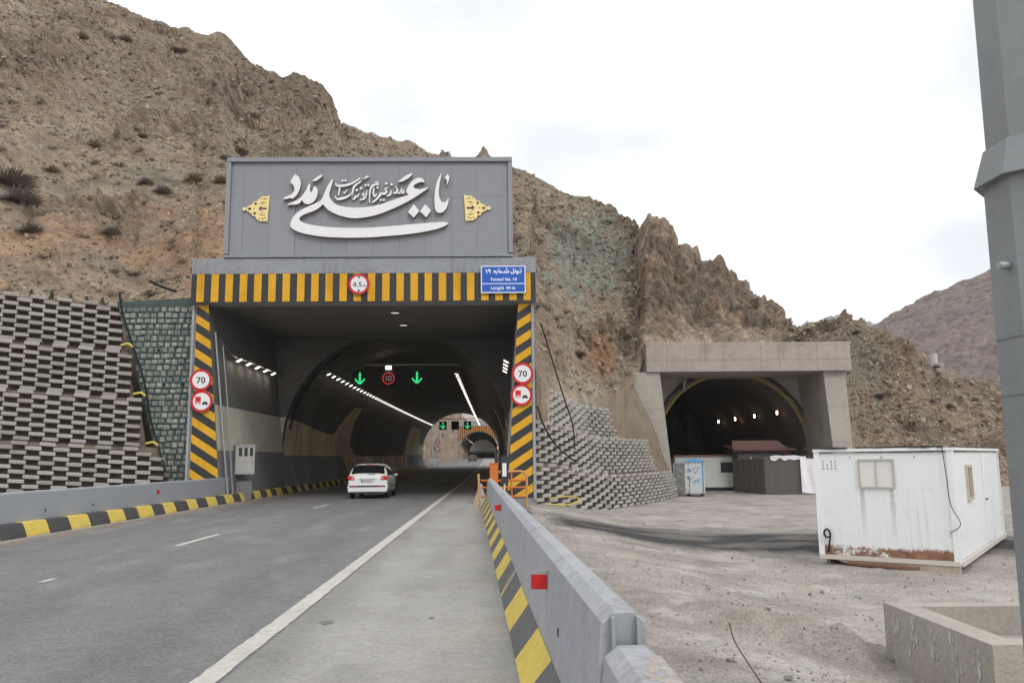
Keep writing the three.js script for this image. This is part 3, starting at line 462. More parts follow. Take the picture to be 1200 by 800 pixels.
  for (const flip of [false, true]) {
    const ox = flip ? 566 : 285, q = (x, y) => { const u = flip ? (ox + 14.8 - x / 20 - 335) : (ox + x / 20 - 335), v = (y / 20 + 25) * 8.89; return new THREE.Vector2(GX(u * 8.89), GY(v)); };
    const s = new THREE.Shape([[692, 108], [640, 130], [520, 133], [440, 188], [400, 252], [330, 252], [298, 312], [220, 345], [165, 392], [135, 392], [95, 372], [55, 420], [95, 468], [145, 448], [210, 492], [288, 530], [296, 578], [372, 592], [402, 650], [480, 702], [620, 706], [655, 718]].map(([x, y]) => q(x, y)));
    const hole = (pts) => s.holes.push(new THREE.Path(pts.map(([x, y]) => q(x, y)))), ring = (x, y, r, n = 8) => hole(Array.from({ length: n }, (_, i) => [x + r * Math.cos(i * 2 * Math.PI / n), y + r * Math.sin(i * 2 * Math.PI / n)]));
    hole([[178, 420], [230, 384], [292, 415], [232, 460]]); ring(370, 306, 34); ring(356, 526, 34); hole([[440, 412], [488, 360], [530, 392], [628, 392], [634, 440], [530, 442], [490, 478]]);
    ring(492, 194, 17, 6); ring(566, 190, 22, 6); ring(618, 196, 16, 6); ring(470, 642, 17, 6); ring(545, 648, 20, 6); ring(598, 632, 18, 6); hole([[462, 330], [505, 268], [590, 262], [630, 300], [585, 280], [512, 290]]); hole([[452, 512], [500, 570], [580, 580], [622, 540], [575, 562], [505, 552]]); ring(535, 325, 16, 6); ring(530, 515, 16, 6); ring(335, 418, 16, 6);
    mesh('gilt_ornament', new THREE.ExtrudeGeometry(s, { depth: 0.05, bevelEnabled: false }).translate(0, 0, 0.02), gold, b);
  }
}

// ───────────────────────── signs on the portal ─────────────────────────
function canvasTex(w, h, draw) { const cv = document.createElement('canvas'); cv.width = w; cv.height = h; const c = cv.getContext('2d'); draw(c, w, h); const t = new THREE.CanvasTexture(cv); t.colorSpace = THREE.SRGBColorSpace; t.magFilter = THREE.LinearFilter; return t; }
function disc(name, label, x, y, z, r, draw) {
  const t = canvasTex(256, 256, (c) => { c.fillStyle = '#c01622'; c.fillRect(0, 0, 256, 256); c.fillStyle = '#e3e4e6'; c.beginPath(); c.arc(128, 128, 99, 0, 7); c.fill(); draw(c); });
  const s = thing(name, label, 'road sign', x, y, z); const g = new THREE.CircleGeometry(r, 40).translate(0, 0, 0.016);
  mesh('plate', new THREE.CylinderGeometry(r, r, 0.024, 40).rotateX(Math.PI / 2), mat.galv, s); mesh('sign_face', g, M([1, 1, 1], 0.45, { map: t }), s); mesh('bracket', box(0.08, 0.5, 0.06, 0, 0, -0.05), mat.galv, s); return s;
}
const text = (c, s, x, y, px, col = '#111', font = 'bold') => { c.fillStyle = col; c.font = `${font} ${px}px sans-serif`; c.textAlign = 'center'; c.textBaseline = 'middle'; c.fillText(s, x, y); };
const draw70 = (c) => text(c, '70', 128, 132, 100, '#141414', 'bold');
const drawTruck = (c) => { c.fillStyle = '#cf1a1f'; c.fillRect(54, 74, 66, 62); c.fillRect(52, 142, 20, 16); c.fillRect(78, 142, 14, 12); c.fillRect(98, 142, 22, 16); c.fillStyle = '#15151a'; c.fillRect(136, 146, 66, 18); c.fillRect(148, 132, 42, 16); c.beginPath(); c.arc(148, 166, 8, 0, 7); c.arc(190, 166, 8, 0, 7); c.fill(); };
const SZ = PZ + 0.13;
disc('speed_sign', 'round 70 speed sign on the pillar beside the netted stones', -11.21, 4.68, SZ, 0.42, draw70); disc('truck_sign', 'round no overtaking sign for trucks on the pillar beside the netted stones', -11.15, 3.86, SZ, 0.42, drawTruck);
disc('speed_sign', 'round 70 speed sign on the pillar beside the yard', 1.16, 4.83, SZ, 0.42, draw70); disc('truck_sign', 'round no overtaking sign for trucks on the pillar beside the yard', 1.11, 4.0, SZ, 0.42, drawTruck);
disc('height_sign', 'round 4.5 m height limit sign in the middle of the striped beam', -5.17, 8.33, PZ + 0.46, 0.41, (c) => { text(c, '4.5', 112, 134, 82, '#161616', 'bold'); text(c, 'm', 196, 148, 46, '#161616', 'bold'); c.fillStyle = '#161616'; for (const [y, s] of [[34, 1], [222, -1]]) { c.beginPath(); c.moveTo(106, y); c.lineTo(150, y); c.lineTo(128, y + 30 * s); c.fill(); } });
{
  const t = canvasTex(1024, 624, (c) => {
    c.fillStyle = '#dfe6f2'; c.fillRect(0, 0, 1024, 624); c.fillStyle = '#1657b8'; c.fillRect(22, 22, 980, 380); c.fillRect(22, 420, 980, 182);
    const K = 1024 / 830, k = (x, y) => [(x - 95) * K, (y - 80) * K]; c.strokeStyle = c.fillStyle = '#eef2fa'; c.lineWidth = 20; c.lineCap = c.lineJoin = 'round';
    const ln = (...p) => { c.beginPath(); p.forEach((q, i) => (i ? c.lineTo(...k(...q)) : c.moveTo(...k(...q)))); c.stroke(); }, rg = (x, y, r) => { c.beginPath(); c.arc(...k(x, y), r * K, 0, 7); c.stroke(); }, dt = (x, y) => { c.beginPath(); c.arc(...k(x, y), 11, 0, 7); c.fill(); };
    ln([183, 150], [202, 168], [204, 212]); rg(248, 163, 15); ln([264, 160], [266, 212]);
    rg(352, 190, 15); ln([395, 178], [402, 203], [378, 228]); ln([430, 142], [432, 206], [470, 206]); rg(468, 196, 11); ln([470, 206], [608, 206], [612, 172]); ln([540, 206], [538, 180]); ln([575, 206], [573, 178]); dt(562, 148); dt(586, 148); dt(574, 130);
    ln([704, 138], [704, 200], [690, 226], [664, 226], [652, 196]); ln([704, 204], [738, 206], [740, 178]); dt(738, 150); rg(775, 194, 13); ln([788, 200], [784, 224], [760, 236]); ln([790, 206], [838, 206], [842, 176]); dt(820, 146); dt(843, 146);
    text(c, 'Tunnel No. 19', 520, 312, 92, '#eef2fa'); text(c, 'Length  99 m', 505, 512, 92, '#eef2fa');
  });
  const s = thing('tunnel_sign', 'blue rectangular sign reading Tunnel No. 19 Length 99 m', 'sign', 0.44, 8.49, PZ + 0.44);
  mesh('plate', box(1.76, 1.1, 0.03), mat.galv, s); mesh('sign_face', new THREE.PlaneGeometry(1.74, 1.08).translate(0, 0, 0.019), M([1, 1, 1], 0.4, { map: t }), s); mesh('bracket', merge([box(0.06, 0.9, 0.06, -0.5, 0, -0.04), box(0.06, 0.9, 0.06, 0.5, 0, -0.04)]), mat.galv, s);
}

// ───────────────────────── lamps and signals in the main tunnel ─────────────────────────
const glow = (rgb, k) => new THREE.MeshStandardMaterial({ color: 0x000000, emissive: new THREE.Color(...rgb), emissiveIntensity: k, roughness: 0.6 });
const lampGlow = glow([1, 0.93, 0.82], 2.6), lampBody = M([0.12, 0.12, 0.125], 0.6);
function tunnelLamp(label, group, x, y, z, tilt, size, power) {
  const t = thing('tunnel_light', label, 'light', x, y, z, 0, group); t.rotation.z = tilt;
  mesh('housing', tunnelLamp.h ??= box(0.3, 0.06, 0.34, 0, 0.045, 0), lampBody, t); mesh('lamp_lens', tunnelLamp.l ??= box(0.2, 0.02, 0.26, 0, 0.0, 0), lampGlow, t);
  const p = new THREE.PointLight(new THREE.Color(1, 0.87, 0.68), power, 0, 2); p.position.set(0, -0.05, 0); p.castShadow = true; p.shadow.radius = 5; t.add(p); return t;
}
for (let k = 0; k < 56; k++) {
  const d = 44.6 + k * 1.4, y = roadY(d);
  tunnelLamp(nth(k) + ' lamp from the near end of the row above the hatchback lane', 'lamp row above the hatchback lane', -8.85, 6.17 + y, -d, 0.45, 1, 0.22);
  tunnelLamp(nth(k) + ' lamp from the near end of the yard-side ceiling row', 'lamp row nearer the yard side', -1.95, 6.12 + y, -d, -0.3, 1, 0.22);
}
for (let k = 0; k < 5; k++) tunnelLamp(nth(k) + ' of five wall lamps inside the portal above the grey cabinet', 'wall lamps above the cabinet', -10.55, 5.72, -34.4 - k * 1.35, 0.5, 1, 0.7);
for (let k = 0; k < 4; k++) tunnelLamp(nth(k) + ' of four wall lamps behind the yard-side striped pillar', 'wall lamps behind the yard-side pillar', 0.55, 5.5, -33.6 - k * 1.3, -0.5, 1, 0.6);
for (const [x, y, z0, z1, l] of [[-8.85, 6.3, -44, -122.5, 'thin steel rail carrying the lamp row above the hatchback lane'], [-1.95, 6.25, -44, -122.5, 'thin steel rail carrying the lamp row on the yard side']]) { const pts = []; for (let k = 0; k <= 10; k++) { const z = lerp(z0, z1, k / 10); pts.push([x, y + roadY(-z) - 0.16 + 0.11, z]); } tag(mesh('lamp_rail', tube(pts.map(([a, b2, c2]) => [a, b2 + 0.06, c2]), 0.025, 40, 5), mat.steel), l, 'rail'); }
tag(mesh('conduit', tube([[-10.75, 6.4, -32.3], [-10.6, 5.9, -33.4], [-10.6, 5.85, -36], [-10.6, 5.85, -41.9]], 0.03, 40, 6), mat.steel), 'steel conduit along the portal wall above the wall lamps', 'conduit');
function gantry(label, x0, x1, y, d, items, yb) {
  const t = thing('signal_gantry', label, 'gantry', 0, 0, -d); mesh('beam', uvm(box(x1 - x0, 0.1, 0.1, (x0 + x1) / 2, y, 0)), mat.galv, t); mesh('end_bracket', rod([x0 + 0.05, y, 0], [x0 + 0.05, yb, 0], 0.04), mat.darkMetal, t); mesh('end_bracket', rod([x1 - 0.05, y, 0], [x1 - 0.05, yb, 0], 0.04), mat.darkMetal, t); for (const x of items) mesh('hanger', merge([rod([x - 0.35, y, 0], [x - 0.35, y - 0.5, 0], 0.02), rod([x + 0.35, y, 0], [x + 0.35, y - 0.5, 0], 0.02)]), mat.darkMetal, t);
}
const green = glow([0.05, 1, 0.32], 0.9), redGlow = glow([1, 0.06, 0.05], 0.8), whiteGlow = glow([1, 0.95, 0.88], 3);
function arrowSignal(label, x, y, d, s = 1) {
  const t = thing('lane_signal', label, 'traffic signal', x, y, -d, 0, 'green arrow lane signals'); mesh('case', uvm(box(0.86 * s, 0.96 * s, 0.2)), mat.darkMetal, t);
  const dots = []; const put = (u, v) => dots.push(box(0.055 * s, 0.055 * s, 0.012, u * s, v * s, 0.107)); // rows of small diodes
  for (let v = 0.33; v > -0.28; v -= 0.066) { put(0.03, v); put(-0.03, v); } for (let k = 0; k < 5; k++) for (const w of [0, 0.06]) for (const q of [-1, 1]) put(q * (0.05 + k * 0.055), -0.32 + k * 0.058 + w);
  const a = mesh('arrow_light', merge(dots), green, t); const p = new THREE.PointLight(new THREE.Color(0.05, 1, 0.32), 0.03); p.position.set(0, 0, 0.2); p.castShadow = true; p.shadow.radius = 5; t.add(p); return t;
}
gantry('dark signal gantry under the crown inside the tunnel', -9.4, -1.9, 7.28, 50, [-8.02, -6.3, -4.58], 7.5);
arrowSignal('green down arrow signal above the hatchback lane', -8.02, 6.45, 49.95); arrowSignal('green down arrow signal above the lane beside the shoulder', -4.58, 6.47, 49.95);
{
  const t = thing('speed_display', 'dark display with a red ring between the two green arrows', 'display', -6.3, 6.45, -49.95); mesh('case', uvm(box(0.92, 0.98, 0.2)), mat.darkMetal, t);
  mesh('ring_light', new THREE.TorusGeometry(0.34, 0.018, 6, 40).translate(0, 0, 0.11), redGlow, t);
  const num = glow([0.9, 0.9, 0.95], 0.2), seg = [box(0.03, 0.3, 0.01, -0.14, 0, 0.107), box(0.03, 0.03, 0.01, -0.17, 0.11, 0.107), box(0.18, 0.03, 0.01, 0.09, 0.13, 0.107), box(0.18, 0.03, 0.01, 0.09, -0.13, 0.107), box(0.03, 0.25, 0.01, 0.01, 0, 0.107), box(0.03, 0.25, 0.01, 0.17, 0, 0.107)]; mesh('number_light', merge(seg), num, t);
  const p = new THREE.PointLight(new THREE.Color(1, 0.1, 0.08), 0.1); p.position.set(0, 0, 0.2); p.castShadow = true; p.shadow.radius = 5; t.add(p);
  const l = thing('flood_light', 'bright white square lamp above the red ring display', 'light', -6.3, 7.1, -49.9); mesh('housing', box(0.46, 0.32, 0.12), lampBody, l); mesh('lamp_lens', box(0.34, 0.22, 0.02, 0, 0, 0.07), whiteGlow, l); const w = new THREE.PointLight(new THREE.Color(1, 0.93, 0.84), 0.2); w.position.set(0, -0.02, 0.2); w.castShadow = true; w.shadow.radius = 6; l.add(w);
}
for (const [z, l] of [[-33.6, 'nearer of the two small ceiling lamps in the portal'], [-36.8, 'farther of the two small ceiling lamps in the portal']]) { const t = thing('ceiling_light', l, 'light', -4.0, 7.6, z); mesh('housing', box(0.4, 0.08, 0.22), lampBody, t); mesh('lamp_lens', box(0.3, 0.02, 0.14, 0, -0.05, 0), glow([1, 0.9, 0.78], 0.6), t); const p = new THREE.PointLight(new THREE.Color(1, 0.9, 0.75), 0.12); p.position.set(0, -0.12, 0); p.castShadow = true; p.shadow.radius = 5; t.add(p); }
{ const y = roadY(122);
  gantry('dark signal gantry at the far mouth of the tunnel', -9.6, -1.5, 7.1 + y, 122, [-7.35, -5.55, -3.75], 7.3 + y);
  arrowSignal('small green arrow signal at the far tunnel mouth, hatchback side', -7.35, 6.1 + y, 121.9, 1.25); arrowSignal('small green arrow signal at the far tunnel mouth, shoulder side', -3.75, 6.1 + y, 121.9, 1.25);
  const t = thing('lane_signal', 'unlit black signal box between the arrows at the far mouth', 'traffic signal', -5.55, 6.1 + y, -121.9); mesh('case', uvm(box(1.1, 1.2, 0.2)), mat.darkMetal, t); mesh('visor', uvm(box(1.14, 0.05, 0.3, 0, 0.62, 0.06)), mat.darkMetal, t);
}
{ // equipment on the portal wall
  const c = thing('control_cabinet', 'grey steel cabinet with three dark windows on the portal wall', 'cabinet', -10.2, 0.0, -34.3, 0.55);
  mesh('plinth', uvm(box(0.62, 0.75, 0.4, 0, 0.4, 0)), mat.dado, c); mesh('case', uvm(box(0.78, 1.15, 0.46, 0, 1.62, 0)), paint([0.42, 0.42, 0.40]), c); mesh('lid', uvm(box(0.84, 0.04, 0.52, 0, 2.22, 0)), paint([0.42, 0.42, 0.4]), c);
  const d = mesh('door', uvm(box(0.7, 1.06, 0.02, 0, 1.62, 0.24)), paint([0.46, 0.455, 0.43]), c); for (const x of [-0.2, 0.02, 0.24]) mesh('window', box(0.13, 0.34, 0.012, x, 1.95, 0.255), mat.darkMetal, c); mesh('handle', box(0.025, 0.16, 0.03, 0.3, 1.5, 0.262), mat.steel, d);
  const p = thing('wall_pipe', 'pair of tall steel conduits up the portal wall beside the pillar', 'pipe', 0, 0, 0); mesh('conduit', tube([[-10.9, 6.6, -32.35], [-10.62, 4, -32.4], [-10.22, 0.2, -32.5]], 0.045, 20, 8), mat.galv, p); mesh('conduit', tube([[-10.75, 6.3, -32.8], [-10.5, 4, -32.85], [-10.15, 0.2, -32.9]], 0.03, 20, 8), mat.galv, p);
  tag(mesh('wall_conduit', tube([[0.98, 6.6, -32.2], [0.72, 3.2, -32.3], [0.42, 0.1, -32.5]], 0.05, 20, 8), mat.galv), 'steel conduit up the inner edge of the yard-side pillar', 'conduit');
  tag(mesh('arch_conduit', tube(archPath(CX, AR - 0.08, AY, 3.2, 40).slice(0, 13).map(([x, y]) => [x, y, -43]), 0.05, 40, 6), mat.rubber), 'black cable tray bent along the tunnel arch', 'conduit');
}

// ───────────────────────── beyond the main tunnel ─────────────────────────
{
  const d = 212, y = roadY(d), cx = -3.7, t = thing('far_portal', 'small distant grey portal with orange stripes round its arch', 'tunnel portal', 0, y, -d);
  mesh('face_wall', uvm(archWall(-11.5, 6, -0.4, 9.6, cx, 4.9, 1.9, 0.6)), paint([0.34, 0.36, 0.40]), t);
  const st = mesh('striped_panel', uvm(archWall(-8.9, 1.9, 4.6, 8.2, cx, 5.0, 1.9, 0.06).translate(0, 0, 0.61)), mat.black, t);
  for (let k = 0; k < 20; k++) { const x = -8.75 + k * 0.545, lo = Math.max(4.65, Math.abs(x + 0.14 - cx) < 4.98 ? 1.9 + Math.sqrt(5.02 ** 2 - (x + 0.14 - cx) ** 2) : 0); if (lo < 8) mesh('stripe', uvm(box(0.3, 8.15 - lo, 0.02, x + 0.14, (8.15 + lo) / 2, 0.685)), paint([0.62, 0.27, 0.03]), st); }
  for (const s of [-1, 1]) { const xo = cx + s * 6.4, xi = cx + s * 5.0, face = s < 0 ? [[xo, 0], [xi, 0], [xi, 4.5], [xo, 4.5]] : [[xi, 0], [xo, 0], [xo, 4.5], [xi, 4.5]]; const p = mesh('striped_panel', uvm(poly(face, 0.05).translate(0, 0, 0.61)), mat.black, t); for (let k = -3; k < 8; k++) { const q = s < 0 ? [[xo, k * 0.75 + 1], [xi, k * 0.75], [xi, k * 0.75 + 0.4], [xo, k * 0.75 + 1.4]] : [[xi, k * 0.75], [xo, k * 0.75 + 1], [xo, k * 0.75 + 1.4], [xi, k * 0.75 + 0.4]], c = clipPoly(q, face); if (c.length > 2) mesh('stripe', uvm(poly(c, 0.01).translate(0, 0, 0.662)), paint([0.62, 0.27, 0.03]), p); } }
  tag(mesh('tunnel_lining', liningOf(212, 300, cx, 4.9, 1.9, -0.4, () => y, false), mat.dado), 'distant dark lining of the second tunnel', 'tunnel');
  for (let k = 0; k < 18; k++) tunnelLamp(nth(k) + ' tiny lamp of the row inside the second tunnel', 'lamp row of the second tunnel', cx - 3.2, y + 5.2, -(215 + k * 4.5), 0.4, 1, 0.6);
  tag(mesh('far_hillside', new THREE.SphereGeometry(30, 24, 12).scale(2, 1.1, 0.6).translate(10, -4, -352), M([0.5, 0.46, 0.4], 1, { map: T.rock })), 'pale sunlit hillside beyond the second tunnel', 'hill', null, 'structure');
  // between the two tunnels: wall, posts and signs along the road
  tag(mesh('roadside_wall', uvm(box(0.4, 1.1, 84, -11.2, 1.2, -168)), conc([0.4, 0.4, 0.39])), 'low pale wall along the open road between the tunnels', 'wall');
  for (let k = 0; k < 6; k++) { const dd = 134 + k * 12, p = thing('lamp_post', nth(k) + ' slim pale post beside the open road past the far mouth', 'post', -11.6, roadY(dd), -dd, 0, 'posts between the two tunnels'); mesh('shaft', rod([0, 0, 0], [0, 9, 0], 0.09, 8), mat.galv, p); mesh('arm', rod([0, 9, 0], [1.4, 9.4, 0], 0.06, 6), mat.galv, p); }
  for (const [x, dd, l] of [[-9.2, 138, 'small red bordered signs on a post past the far mouth'], [1.2, 190, 'small red bordered signs on a post by the far portal']]) {
    const yy = roadY(dd), s = thing('road_sign', l, 'road sign', x, yy, -dd); mesh('post', rod([0, 0, 0], [0, 4.3, 0], 0.05), mat.galv, s); mesh('triangle_plate', new THREE.CylinderGeometry(0.62, 0.62, 0.03, 3).rotateX(Math.PI / 2).rotateZ(Math.PI).translate(0, 3.9, 0.06), mat.red, s); mesh('triangle_face', new THREE.CylinderGeometry(0.38, 0.38, 0.03, 3).rotateX(Math.PI / 2).rotateZ(Math.PI).translate(0, 3.9, 0.08), mat.white, s); mesh('round_plate', new THREE.CylinderGeometry(0.45, 0.45, 0.03, 24).rotateX(Math.PI / 2).translate(0, 2.75, 0.06), mat.red, s); mesh('round_face', new THREE.CylinderGeometry(0.33, 0.33, 0.03, 24).rotateX(Math.PI / 2).translate(0, 2.75, 0.08), mat.white, s);
  }
}

// ───────────────────────── works tunnel on the right ─────────────────────────
const YB = -0.72;
{
  const p = thing('works_portal', 'bare concrete portal of the unfinished tunnel beside the yard', 'tunnel portal', 0, 0, -53);
  const boards = (x0, x1, y0, y1, zf, parent) => { for (let x = x0 + 1.2; x < x1 - 0.3; x += 2.44) mesh('form_joint', box(0.02, y1 - y0, 0.006, x, (y0 + y1) / 2, zf + 0.004), mat.concreteTop, parent); };
  mesh('lintel_beam', uvm(box(13.25, 1.75, 5.2, 16.5, 7.86, -2.0)), mat.concreteTop, p);
  for (let x = 11.2; x < 23; x += 1.22) mesh('form_joint', box(0.025, 1.7, 0.008, x, 7.86, 0.602), mat.joint, p);
  mesh('form_joint', box(13.2, 0.025, 0.008, 16.5, 7.72, 0.604), mat.joint, p);
  for (const y of [1.6, 3.2, 4.8, 6.2]) mesh('form_joint', uvm(box(0.006, 0.03, 4.3, 21.5 + (6.96 - y) * 0.063 - 0.022, y, -2.0)), mat.joint, p);
  for (const y of [2.4, 4.7]) mesh('form_joint', box(1.26, 0.025, 0.01, 22.25, y, 0.222), mat.joint, p);
  mesh('parapet_cap', uvm(box(13.4, 0.12, 0.5, 16.5, 8.79, 0.36)), mat.concrete, p);
  mesh('wing_wall', uvm(poly([[7.95, -1], [11.42, -1], [10.72, 6.95], [8.2, 6.95]], 1.0, 0.02).translate(0, 0, -0.6)), mat.concrete, p);
  mesh('pillar', uvm(poly([[21.95, -1], [23.1, -1], [22.85, 6.96], [21.45, 6.96]], 4.4, 0.02).translate(0, 0, -4.2)), mat.concrete, p);
  mesh('inner_wall', uvm(poly([[10.3, -1], [11.42, -1], [10.72, 6.95], [10.3, 6.95]], 3.4).translate(0, 0, -4.2)), mat.concrete, p);
  mesh('end_wall', uvm(archWall(9.6, 23.2, -1, 8.2, 16.55, 5.35, 2.0, 0.5).translate(0, 0, -4.75)), mat.concrete, p);
  for (const y of [2.0, 4.6]) mesh('pour_joint', box(2.9, 0.025, 0.012, 9.5, y, 0.425), mat.joint, p);
  const rim = []; archPath(16.55, 5.3, 2.0, -0.7, 40).forEach(([x, y], i, a) => { if (i) rim.push(rod([...a[i - 1], -4.1], [x, y, -4.1], 0.13, 6)); }); mesh('formwork_rib', uvm(merge(rim)), conc([0.4, 0.31, 0.13]), p);
  const rim2 = []; archPath(16.55, 5.62, 2.0, -0.7, 40).forEach(([x, y], i, a) => { if (i > 3 && i < 38) rim2.push(rod([...a[i - 1], -4.12], [x + R(-0.05, 0.05), y, -4.08], R(0.07, 0.12), 5)); }); mesh('membrane_edge', merge(rim2), M([0.05, 0.05, 0.05], 0.9), p);
  mesh('torn_sheet', tube([[13.4, 6.9, -3.9], [13.25, 6.5, -3.85], [13.3, 6.1, -3.85]], 0.1, 8, 6), M([0.42, 0.42, 0.4], 1), p);
  tag(mesh('tunnel_lining', liningOf(57.8, 118, 16.55, 5.35, 2.0, -1, () => 0, false), conc([0.25, 0.24, 0.225], 0.05)), 'raw dark lining of the unfinished tunnel', 'tunnel');
  tag(mesh('tunnel_end', uvm(box(14, 12, 0.4, 16.5, 3, -118.2)), conc([0.24, 0.22, 0.2])), 'dark rock face closing the unfinished tunnel', 'rock face');
  const g = new THREE.PlaneGeometry(14, 64, 30, 90).rotateX(-Math.PI / 2).translate(16.5, 0, -88), q = g.attributes.position; for (let i = 0; i < q.count; i++) q.setY(i, YB - 0.08 + 0.05 * fbm(q.getX(i) * 0.4, 0, q.getZ(i) * 0.4)); g.computeVertexNormals();
  tag(mesh('tunnel_floor', uvm(g), M([0.3, 0.26, 0.22], 1, { map: T.dirt })), 'dirt floor of the unfinished tunnel', 'tunnel floor', null, 'structure');
  for (let k = 0; k < 4; k++) { const z = -60 - k * 5.2, t = thing('work_lamp', ['nearest', 'second', 'third', 'farthest'][k] + ' of the four warm lamps in the unfinished tunnel', 'light', 20.75 - k * 0.02, 4.7 + k * 0.02, z); mesh('housing', box(0.12, 0.16, 0.3, 0.1, 0.1, 0), lampBody, t); mesh('bulb', new THREE.CapsuleGeometry(0.07, 0.16, 4, 10), glow([1, 0.62, 0.36], 8), t); const l = new THREE.PointLight(new THREE.Color(1, 0.55, 0.28), 0.05); l.position.set(-0.2, -0.05, 0); l.castShadow = true; l.shadow.radius = 5; t.add(l); }
}
{ // booth, site hut, shed, fence and sheets at the mouth of the works tunnel
  const b = thing('site_booth', 'small white booth with a blue roof and blue scribbles', 'booth', 12.15, YB, -50.2, -0.35);
  const tx = canvasTex(256, 512, (c) => { c.fillStyle = '#c9d0d2'; c.fillRect(0, 0, 256, 512); c.strokeStyle = '#2d6fa8'; c.lineWidth = 9; c.lineCap = 'round'; for (const s of [[[60, 110], [90, 150], [50, 160], [110, 120]], [[120, 90], [220, 80], [150, 190], [130, 110]], [[70, 240], [60, 300], [110, 260]], [[110, 220], [120, 245]], [[120, 330], [210, 270], [200, 330], [150, 300], [130, 370]], [[60, 330], [100, 320]]]) { c.beginPath(); s.forEach((p, i) => (i ? c.lineTo(...p) : c.moveTo(...p))); c.stroke(); } });
  mesh('wall_panel', uvm(box(1.05, 1.86, 1.15, 0, 1.05, 0)), mat.white, b); mesh('door', box(0.98, 1.8, 0.02, 0, 1.05, 0.59).translate(0, 0, 0), M([1, 1, 1], 0.5, { map: tx }), b);
  mesh('roof', uvm(new THREE.ConeGeometry(0.95, 0.2, 4).rotateY(Math.PI / 4).translate(0, 2.1, 0)), paint([0.08, 0.32, 0.62]), b); mesh('corner_post', uvm(box(0.06, 1.9, 0.06, 0.54, 1.06, 0.585)), paint([0.08, 0.3, 0.58]), b); mesh('skid', uvm(merge([box(0.1, 0.14, 1.2, -0.4, 0.05, 0), box(0.1, 0.14, 1.2, 0.4, 0.05, 0)])), mat.darkMetal, b);
  const tg = new THREE.PlaneGeometry(1.0, 1.75, 16, 24), tp = tg.attributes.position; for (let i = 0; i < tp.count; i++) tp.setZ(i, 0.05 * fbm(tp.getX(i) * 3, tp.getY(i) * 3, 4)); tg.computeVertexNormals();
  const tarp = mesh('tarpaulin', tg, M([0.24, 0.245, 0.25], 0.6), scene); tarp.position.set(11.28, YB + 1.05, -49.95); tarp.rotation.y = -0.5; tag(tarp, 'crumpled grey tarpaulin hung beside the blue roofed booth', 'tarpaulin');
  const h = thing('site_hut', 'pale prefabricated hut standing in the mouth of the works tunnel', 'hut', 14.75, YB, -58.6, 0); mesh('wall_panel', uvm(box(4.4, 2.1, 2.4, 0, 1.25, 0)), paint([0.58, 0.59, 0.59]), h); mesh('roof', uvm(box(4.6, 0.1, 2.6, 0, 2.36, 0)), paint([0.22, 0.1, 0.07]), h); mesh('window', box(0.85, 0.7, 0.04, 1.4, 1.55, 1.21), mat.darkMetal, h); mesh('skid', uvm(box(4.2, 0.2, 2.2, 0, 0.1, 0)), mat.darkMetal, h);
  const s = thing('dark_shed', 'dark shed with a sloping brown roof in the works tunnel', 'shed', 18.35, YB, -57.4, 0); mesh('wall_panel', uvm(box(3.6, 2.5, 4.2, 0, 1.25, -0.8)), conc([0.11, 0.105, 0.1]), s); mesh('roof', uvm(poly([[-2.1, 2.55], [2.0, 2.55], [1.0, 3.35], [-2.1, 3.35]], 0.1)).rotateX(0), paint([0.19, 0.1, 0.085]), s).position.set(0, 0, 1.1); mesh('roof_slope', uvm(box(4.2, 0.08, 3.0, 0, 2.9, -0.2)).rotateX(0.12), paint([0.19, 0.1, 0.085]), s); for (const x of [-1.3, -0.5]) mesh('window', box(0.5, 1.3, 0.04, x, 1.5, 1.32), mat.darkMetal, s); mesh('window_frame', box(0.1, 1.5, 0.06, -0.9, 1.5, 1.34), paint([0.4, 0.4, 0.4]), s);
  const f = thing('sheet_fence', 'dark brown corrugated sheet fence in the works tunnel mouth', 'fence', 0, YB, 0);
  const fm = paint([0.105, 0.09, 0.085], 0.7); const run = (x0, z0, x1, z1, h0) => { const n = Math.round(Math.hypot(x1 - x0, z1 - z0) / 0.33); for (let k = 0; k < n; k++) { const a = k / n, c = mesh('sheet', uvm(box(Math.hypot(x1 - x0, z1 - z0) / n + 0.02, h0 + R(-0.05, 0.05), 0.03, 0, h0 / 2, 0)), fm, f); c.position.set(lerp(x0, x1, a + 0.5 / n), 0, lerp(z0, z1, a + 0.5 / n)); c.rotation.y = -Math.atan2(z1 - z0, x1 - x0) + (k % 2 ? 0.14 : -0.14); } };
  run(15.75, -54.6, 16.55, -50.6, 2.1); run(16.55, -50.6, 18.75, -50.6, 2.25);
  const wg = new THREE.PlaneGeometry(1.5, 2.1, 26, 26), wp = wg.attributes.position; for (let i = 0; i < wp.count; i++) { const x = wp.getX(i), y = wp.getY(i); wp.setZ(i, 0.12 * fbm(x * 1.6, y * 0.5, 7, 3) + 0.05 * Math.sin(x * 7 + y)); wp.setY(i, y - 0.06 * Math.cos(x * 3)); } wg.computeVertexNormals();
  const sheet = mesh('white_sheet', wg, M([0.78, 0.77, 0.82], 0.9)); sheet.position.set(19.45, YB + 1.12, -50.45); tag(sheet, 'white cloth sheet hung at the end of the brown fence', 'sheet');
  const og = new THREE.PlaneGeometry(2.2, 0.5, 24, 8), op = og.attributes.position; for (let i = 0; i < op.count; i++) { const yy = op.getY(i); op.setZ(i, -0.5 * Math.max(0, yy) + 0.05 * fbm(op.getX(i) * 2, yy * 3, 2)); op.setY(i, yy < 0 ? yy * (0.55 + 0.5 * noise3(op.getX(i) * 1.5, 3, 1)) : 0.06 + 0.1 * fbm(op.getX(i), yy, 5, 3)); } og.computeVertexNormals();
